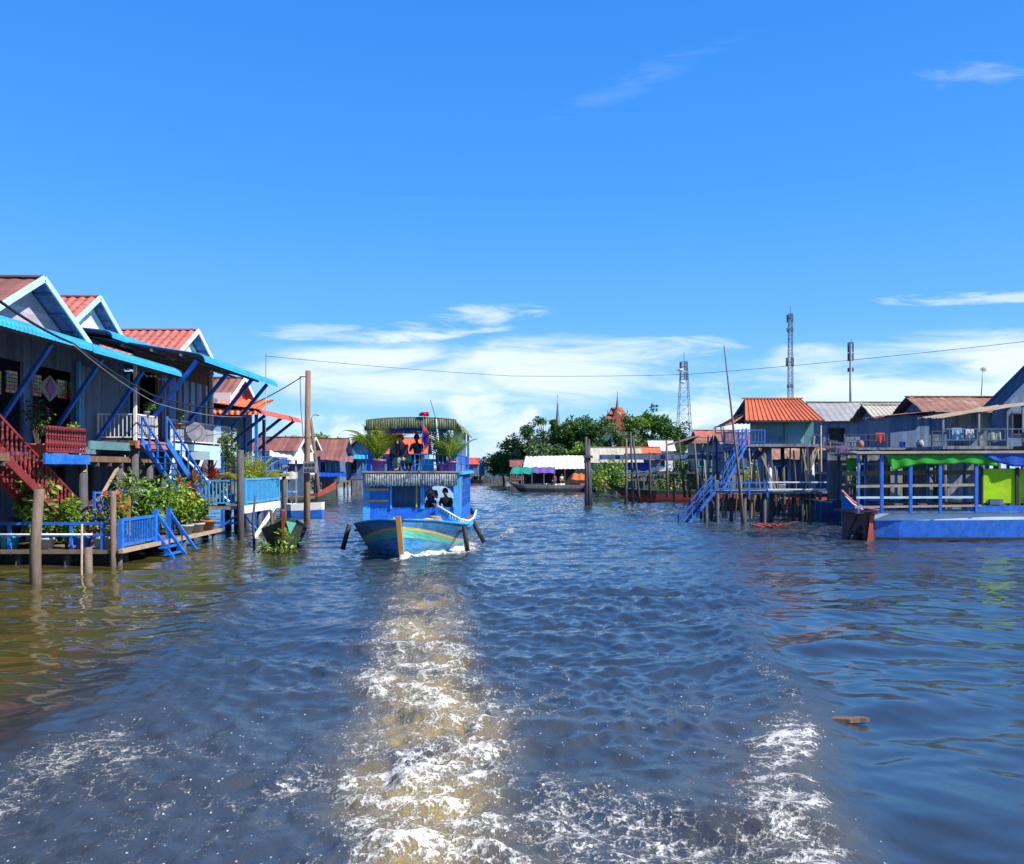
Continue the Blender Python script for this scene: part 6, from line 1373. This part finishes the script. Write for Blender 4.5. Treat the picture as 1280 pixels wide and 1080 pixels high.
hull(mbx, (PX(632, 110), 110.4, 0), 12.5, 2.0, [(0, .03, 1.5, .2), (.07, .45, 1.1, .5), (.18, .85, .85, .7), (.5, 1, .8, .8), (.9, .8, .85, .7), (1, .3, 1.0, .5)], [m_greywood, m_hullgreen, m_wood], [(2, 0), (.45, 1)], 'x', rake=1.8)
for i in range(3): MB().box((PX(632, 110)+3+i*2.6, 109.6, .72), (PX(632, 110)+3.3+i*2.6, 111.2, .78)).build('thwart', m_wood, mbx)
sm_ = T('small_boat', 'tiny dark boat far off on the water right of the tour boat roof posts', 'boat', (PX(597, 180), 180, 0))
hull(sm_, (PX(588, 180), 180, 0), 3.4, 1.3, [(0, .1, .7, .4), (.2, .9, .5, .7), (.7, 1, .55, .7), (1, .1, 1.3, .3)], [m_dark, m_wood], [(2, 0)], 'x')

# sheds and houses behind the bare poles
simple_house('dark low shed with long grey roof behind the pale shrubs', PX(738, 100), PX(800, 100), 100, 104, 2.2, 3.6, 5.4, 'x', m_beige, m_navyx, [(.2, .4, .2, .8), (.6, .8, .2, .8)], .4, None, .8, per=3)
simple_house('low house with orange-red roof behind the bare pole frame', PX(785, 104), PX(828, 104), 106, 110, 2.2, 4.0, 5.6, 'x', m_orange, m_navyx, [(.3, .6, .2, .8)], .4, None, .8, per=3)
simple_house('pale-walled house with white roof strip right of the orange-red roofed house', PX(815, 112), PX(842, 112), 112, 116, 2.6, 5.2, 6.6, 'x', m_whiteroof, m_white, [(.3, .6, .2, .8)], .3, None, .8, per=3)
sh_ = simple_house('green-grey walled house with sloping brown roof left of the blue stairs', PX(870, 84), PX(902, 84), 84, 88, 2.6, 5.4, 6.0, 'x', m_rust, m_teal, [(.1, .35, .2, .75), (.6, .85, .2, .75)], .5, None, .8, per=3)
mb = MB(); mb.corr((PX(834, 82), 82, 5.1), (PX(834, 86), 86, 5.4), (PX(874, 86), 86, 6.3), (PX(874, 82), 82, 6.0), .5, .02, mi2=1); mb.build('lean_to_roof', [m_rust, m_under], sh_)
simple_house('house with terracotta roof behind the green-grey walled house', PX(882, 92), PX(925, 92), 94, 99, 3.0, 5.6, 7.2, 'x', m_tile, m_white, [(.3, .5, .2, .8)], .4, None, .8, per=3)
simple_house('dark blue house half hidden behind the blue stairs', PX(905, 72), PX(950, 72), 72, 76, 2.6, 5.0, 6.0, 'x', m_rust, m_navyx, [(.1, .3, .2, .8), (.5, .8, .2, .8)], .4, None, 1., rail_m=m_navyx, per=3)

# left bank, further up the river
simple_house('small brown-red roofed house with white gable left of the utility pole', PX(318, 66), PX(366, 66), 66, 70, 2.4, 4.3, 5.4, 'x', m_brownroof, m_white, [(.3, .6, .2, .8)], .5, m_white, .8, per=3)
simple_house('small house with rust-streaked pale roof directly left of the utility pole', PX(360, 78), PX(383, 78), 78, 82, 2.4, 4.7, 5.8, 'x', m_rust, m_white, [(.3, .6, .2, .8)], .4, m_white, .8, per=3)
l7 = simple_house('dark house with plain brown-red gabled roof right of the utility pole', PX(396, 92), PX(424, 92), 92, 97, 1.6, 4.2, 6.2, 'x', m_brownroof, m_navyx, [(.15, .4, .2, .8), (.6, .85, .2, .8)], .6, None, 1.2, rail_m=m_dkpile, per=3)
mb = MB(); mb.corr((PX(400, 89), 89, 3.9), (PX(441, 89), 89, 3.6), (PX(443, 92), 92, 4.2), (PX(400, 92), 92, 4.4), .5, .02, mi2=1); mb.build('lean_to_roof', [m_brownroof, m_under], l7)
mb = MB(); mb.corr((PX(398, 88), 88, 2.15), (PX(433, 88), 88, 2.15), (PX(433, 90), 90, 2.6), (PX(398, 90), 90, 2.6), .4, .02, mi2=1); mb.build('awning', [m_tarpb, m_under], l7)
MB().box((PX(402, 91), 91, .2), (PX(420, 91), 91.3, 1.6)).build('lower_wall', m_hullred, l7)
l8 = simple_house('dark blue house with turquoise awning left of the tour boat', PX(432, 98), PX(468, 98), 98, 102, 1.8, 4.6, 6.4, 'y', m_rust, m_bluewall, [(.15, .4, .2, .8), (.6, .85, .2, .8)], .5, None, 1., rail_m=m_blue, per=3)
mb = MB(); mb.corr((PX(437, 95), 95, 4.0), (PX(462, 95), 95, 4.0), (PX(462, 98), 98, 4.5), (PX(437, 98), 98, 4.5), .4, .02, mi2=1); mb.build('awning', [m_cyan, m_under], l8)
MB().box((PX(440, 97), 97, .0), (PX(466, 97), 97.3, 1.7)).build('lower_wall', m_greywoodx, l8)
simple_house('house with weathered orange-rust roof seen between the decks of the tour boat', PX(478, 112), PX(530, 112), 112, 118, 2.0, 4.8, 7.0, 'x', m_orange, m_bluewall, [(.2, .4, .2, .8), (.6, .8, .2, .8)], .5, None, 1., per=3)
simple_house('low house with dark brown roof just left of the tour boat canopy', PX(441, 120), PX(474, 120), 120, 125, 2.0, 5.0, 7.2, 'x', m_brownroof, m_navyx, [(.3, .6, .2, .8)], .5, None, 1., per=3)
cn = T('boat_shelter', 'low shelter with sagging pale sheet roof between the red awning house and utility pole', 'shelter', (-14.5, 58, 0))
mb = MB(); mb.corr((PX(337, 56), 56, 3.75), (PX(384, 56), 56, 3.35), (PX(384, 60), 60, 3.55), (PX(337, 60), 60, 4.2), .4, .03, mi2=1); mb.build('roof', [m_whiteroof, m_under], cn)
for px in (340, 358, 370, 382): MB().beam((PX(px, 56.2), 56.2, -1.2), (PX(px, 56.2), 56.2, 3.5), .12).build('post', m_galv, cn)
mb = MB(); mb.corr((PX(345, 52), 52, 2.35), (PX(372, 52), 52, 2.35), (PX(372, 54.5), 54.5, 2.75), (PX(345, 54.5), 54.5, 2.75), .4, .03, mi2=1); mb.build('lower_roof', [m_beige, m_under], cn)
MB().box((PX(335, 58), 58, .9), (PX(385, 58), 60, 1.05)).build('floor', m_wood, cn)
MB().box((PX(338, 60), 60, 1.0), (PX(384, 60), 60.1, 3.3)).build('back_wall', m_navyx, cn)
tag(MB().prism([P(330, 602, 50), P(334, 604, 50), P(358, 583, 50), P(352, 581, 50)], (0, .8, 0)).build('leaning_boards', m_greywood, None, loc=tuple(P(340, 600, 50))), 'grey boards leaning at a slant beyond the light blue balustrade', 'boards')
lb_ = T('fishing_boat', 'dark fishing boat with raised prow lying beside the utility pole far behind', 'boat', (PX(375, 70), 70, 0))
hull(lb_, (PX(352, 70), 70, 0), 4.4, 1.6, [(0, .4, .9, .5), (.3, 1, .8, .8), (.7, .9, 1.0, .6), (1, .05, 1.9, .2)], [m_hullgreen, m_hullred, m_wood], [(2, 1), (.7, 0)], 'x')
bb_ = T('covered_boat', 'small white and blue covered boat under the pale sheet shelter', 'boat', (PX(362, 54), 54, 0))
hull(bb_, (PX(350, 53), 53.2, 0), 2.6, 1.4, [(0, .3, .8, .6), (.3, 1, .8, .8), (1, .6, .9, .7)], [m_white, m_blue, m_wood], [(2, 0), (.5, 1)], 'x')
MB().box((PX(353, 53), 52.7, 1.5), (PX(368, 53), 53.7, 1.58)).build('roof', m_bluel, bb_)
for px in (354, 367): MB().beam((PX(px, 53), 52.75, .7), (PX(px, 53), 52.75, 1.5), .06).build('roof_post', m_metal, bb_)
# far end of the river
for i, (px0, px1, Y_, zf, ze, zr_, mr, mw, lb) in enumerate(((568, 598, 205, 1.2, 3.9, 5.4, m_redsheet, m_navyx, 'far house with bright red roof at the river bend'), (593, 607, 210, 1.2, 4.2, 5.3, m_cyan, m_bluel, 'far house with turquoise roof at the river bend'),
        (606, 618, 208, 1.2, 4.1, 5.2, m_beige, m_teal, 'far house with pale beige roof at the river bend'), (612, 632, 190, .8, 2.4, 3.4, m_rust, m_navyx, 'low dark shed at the foot of the far trees'), (640, 654, 150, 1.0, 3.2, 4.4, m_brownroof, m_hullred, 'low red-brown shed directly left of the market hall'))):
    simple_house(lb, PX(px0, Y_), PX(px1, Y_), Y_, Y_+5, zf, ze, zr_, 'x', mr, mw, [(.2, .4, .2, .8), (.6, .8, .2, .8)], .4, None, .8, per=2, pitch=.8)
for i, (px, pt, hw) in enumerate(((575, 583, 12), (600, 582, 13), (622, 577, 12))):
    tree(['distant dark tree behind the bright red far roof', 'distant low tree behind the turquoise far roof', 'distant low tree at the left foot of the far tree mass'][i], px, pt, hw, 232, 160+i, leaves=(0, 0, 1), n=700, L=.8)
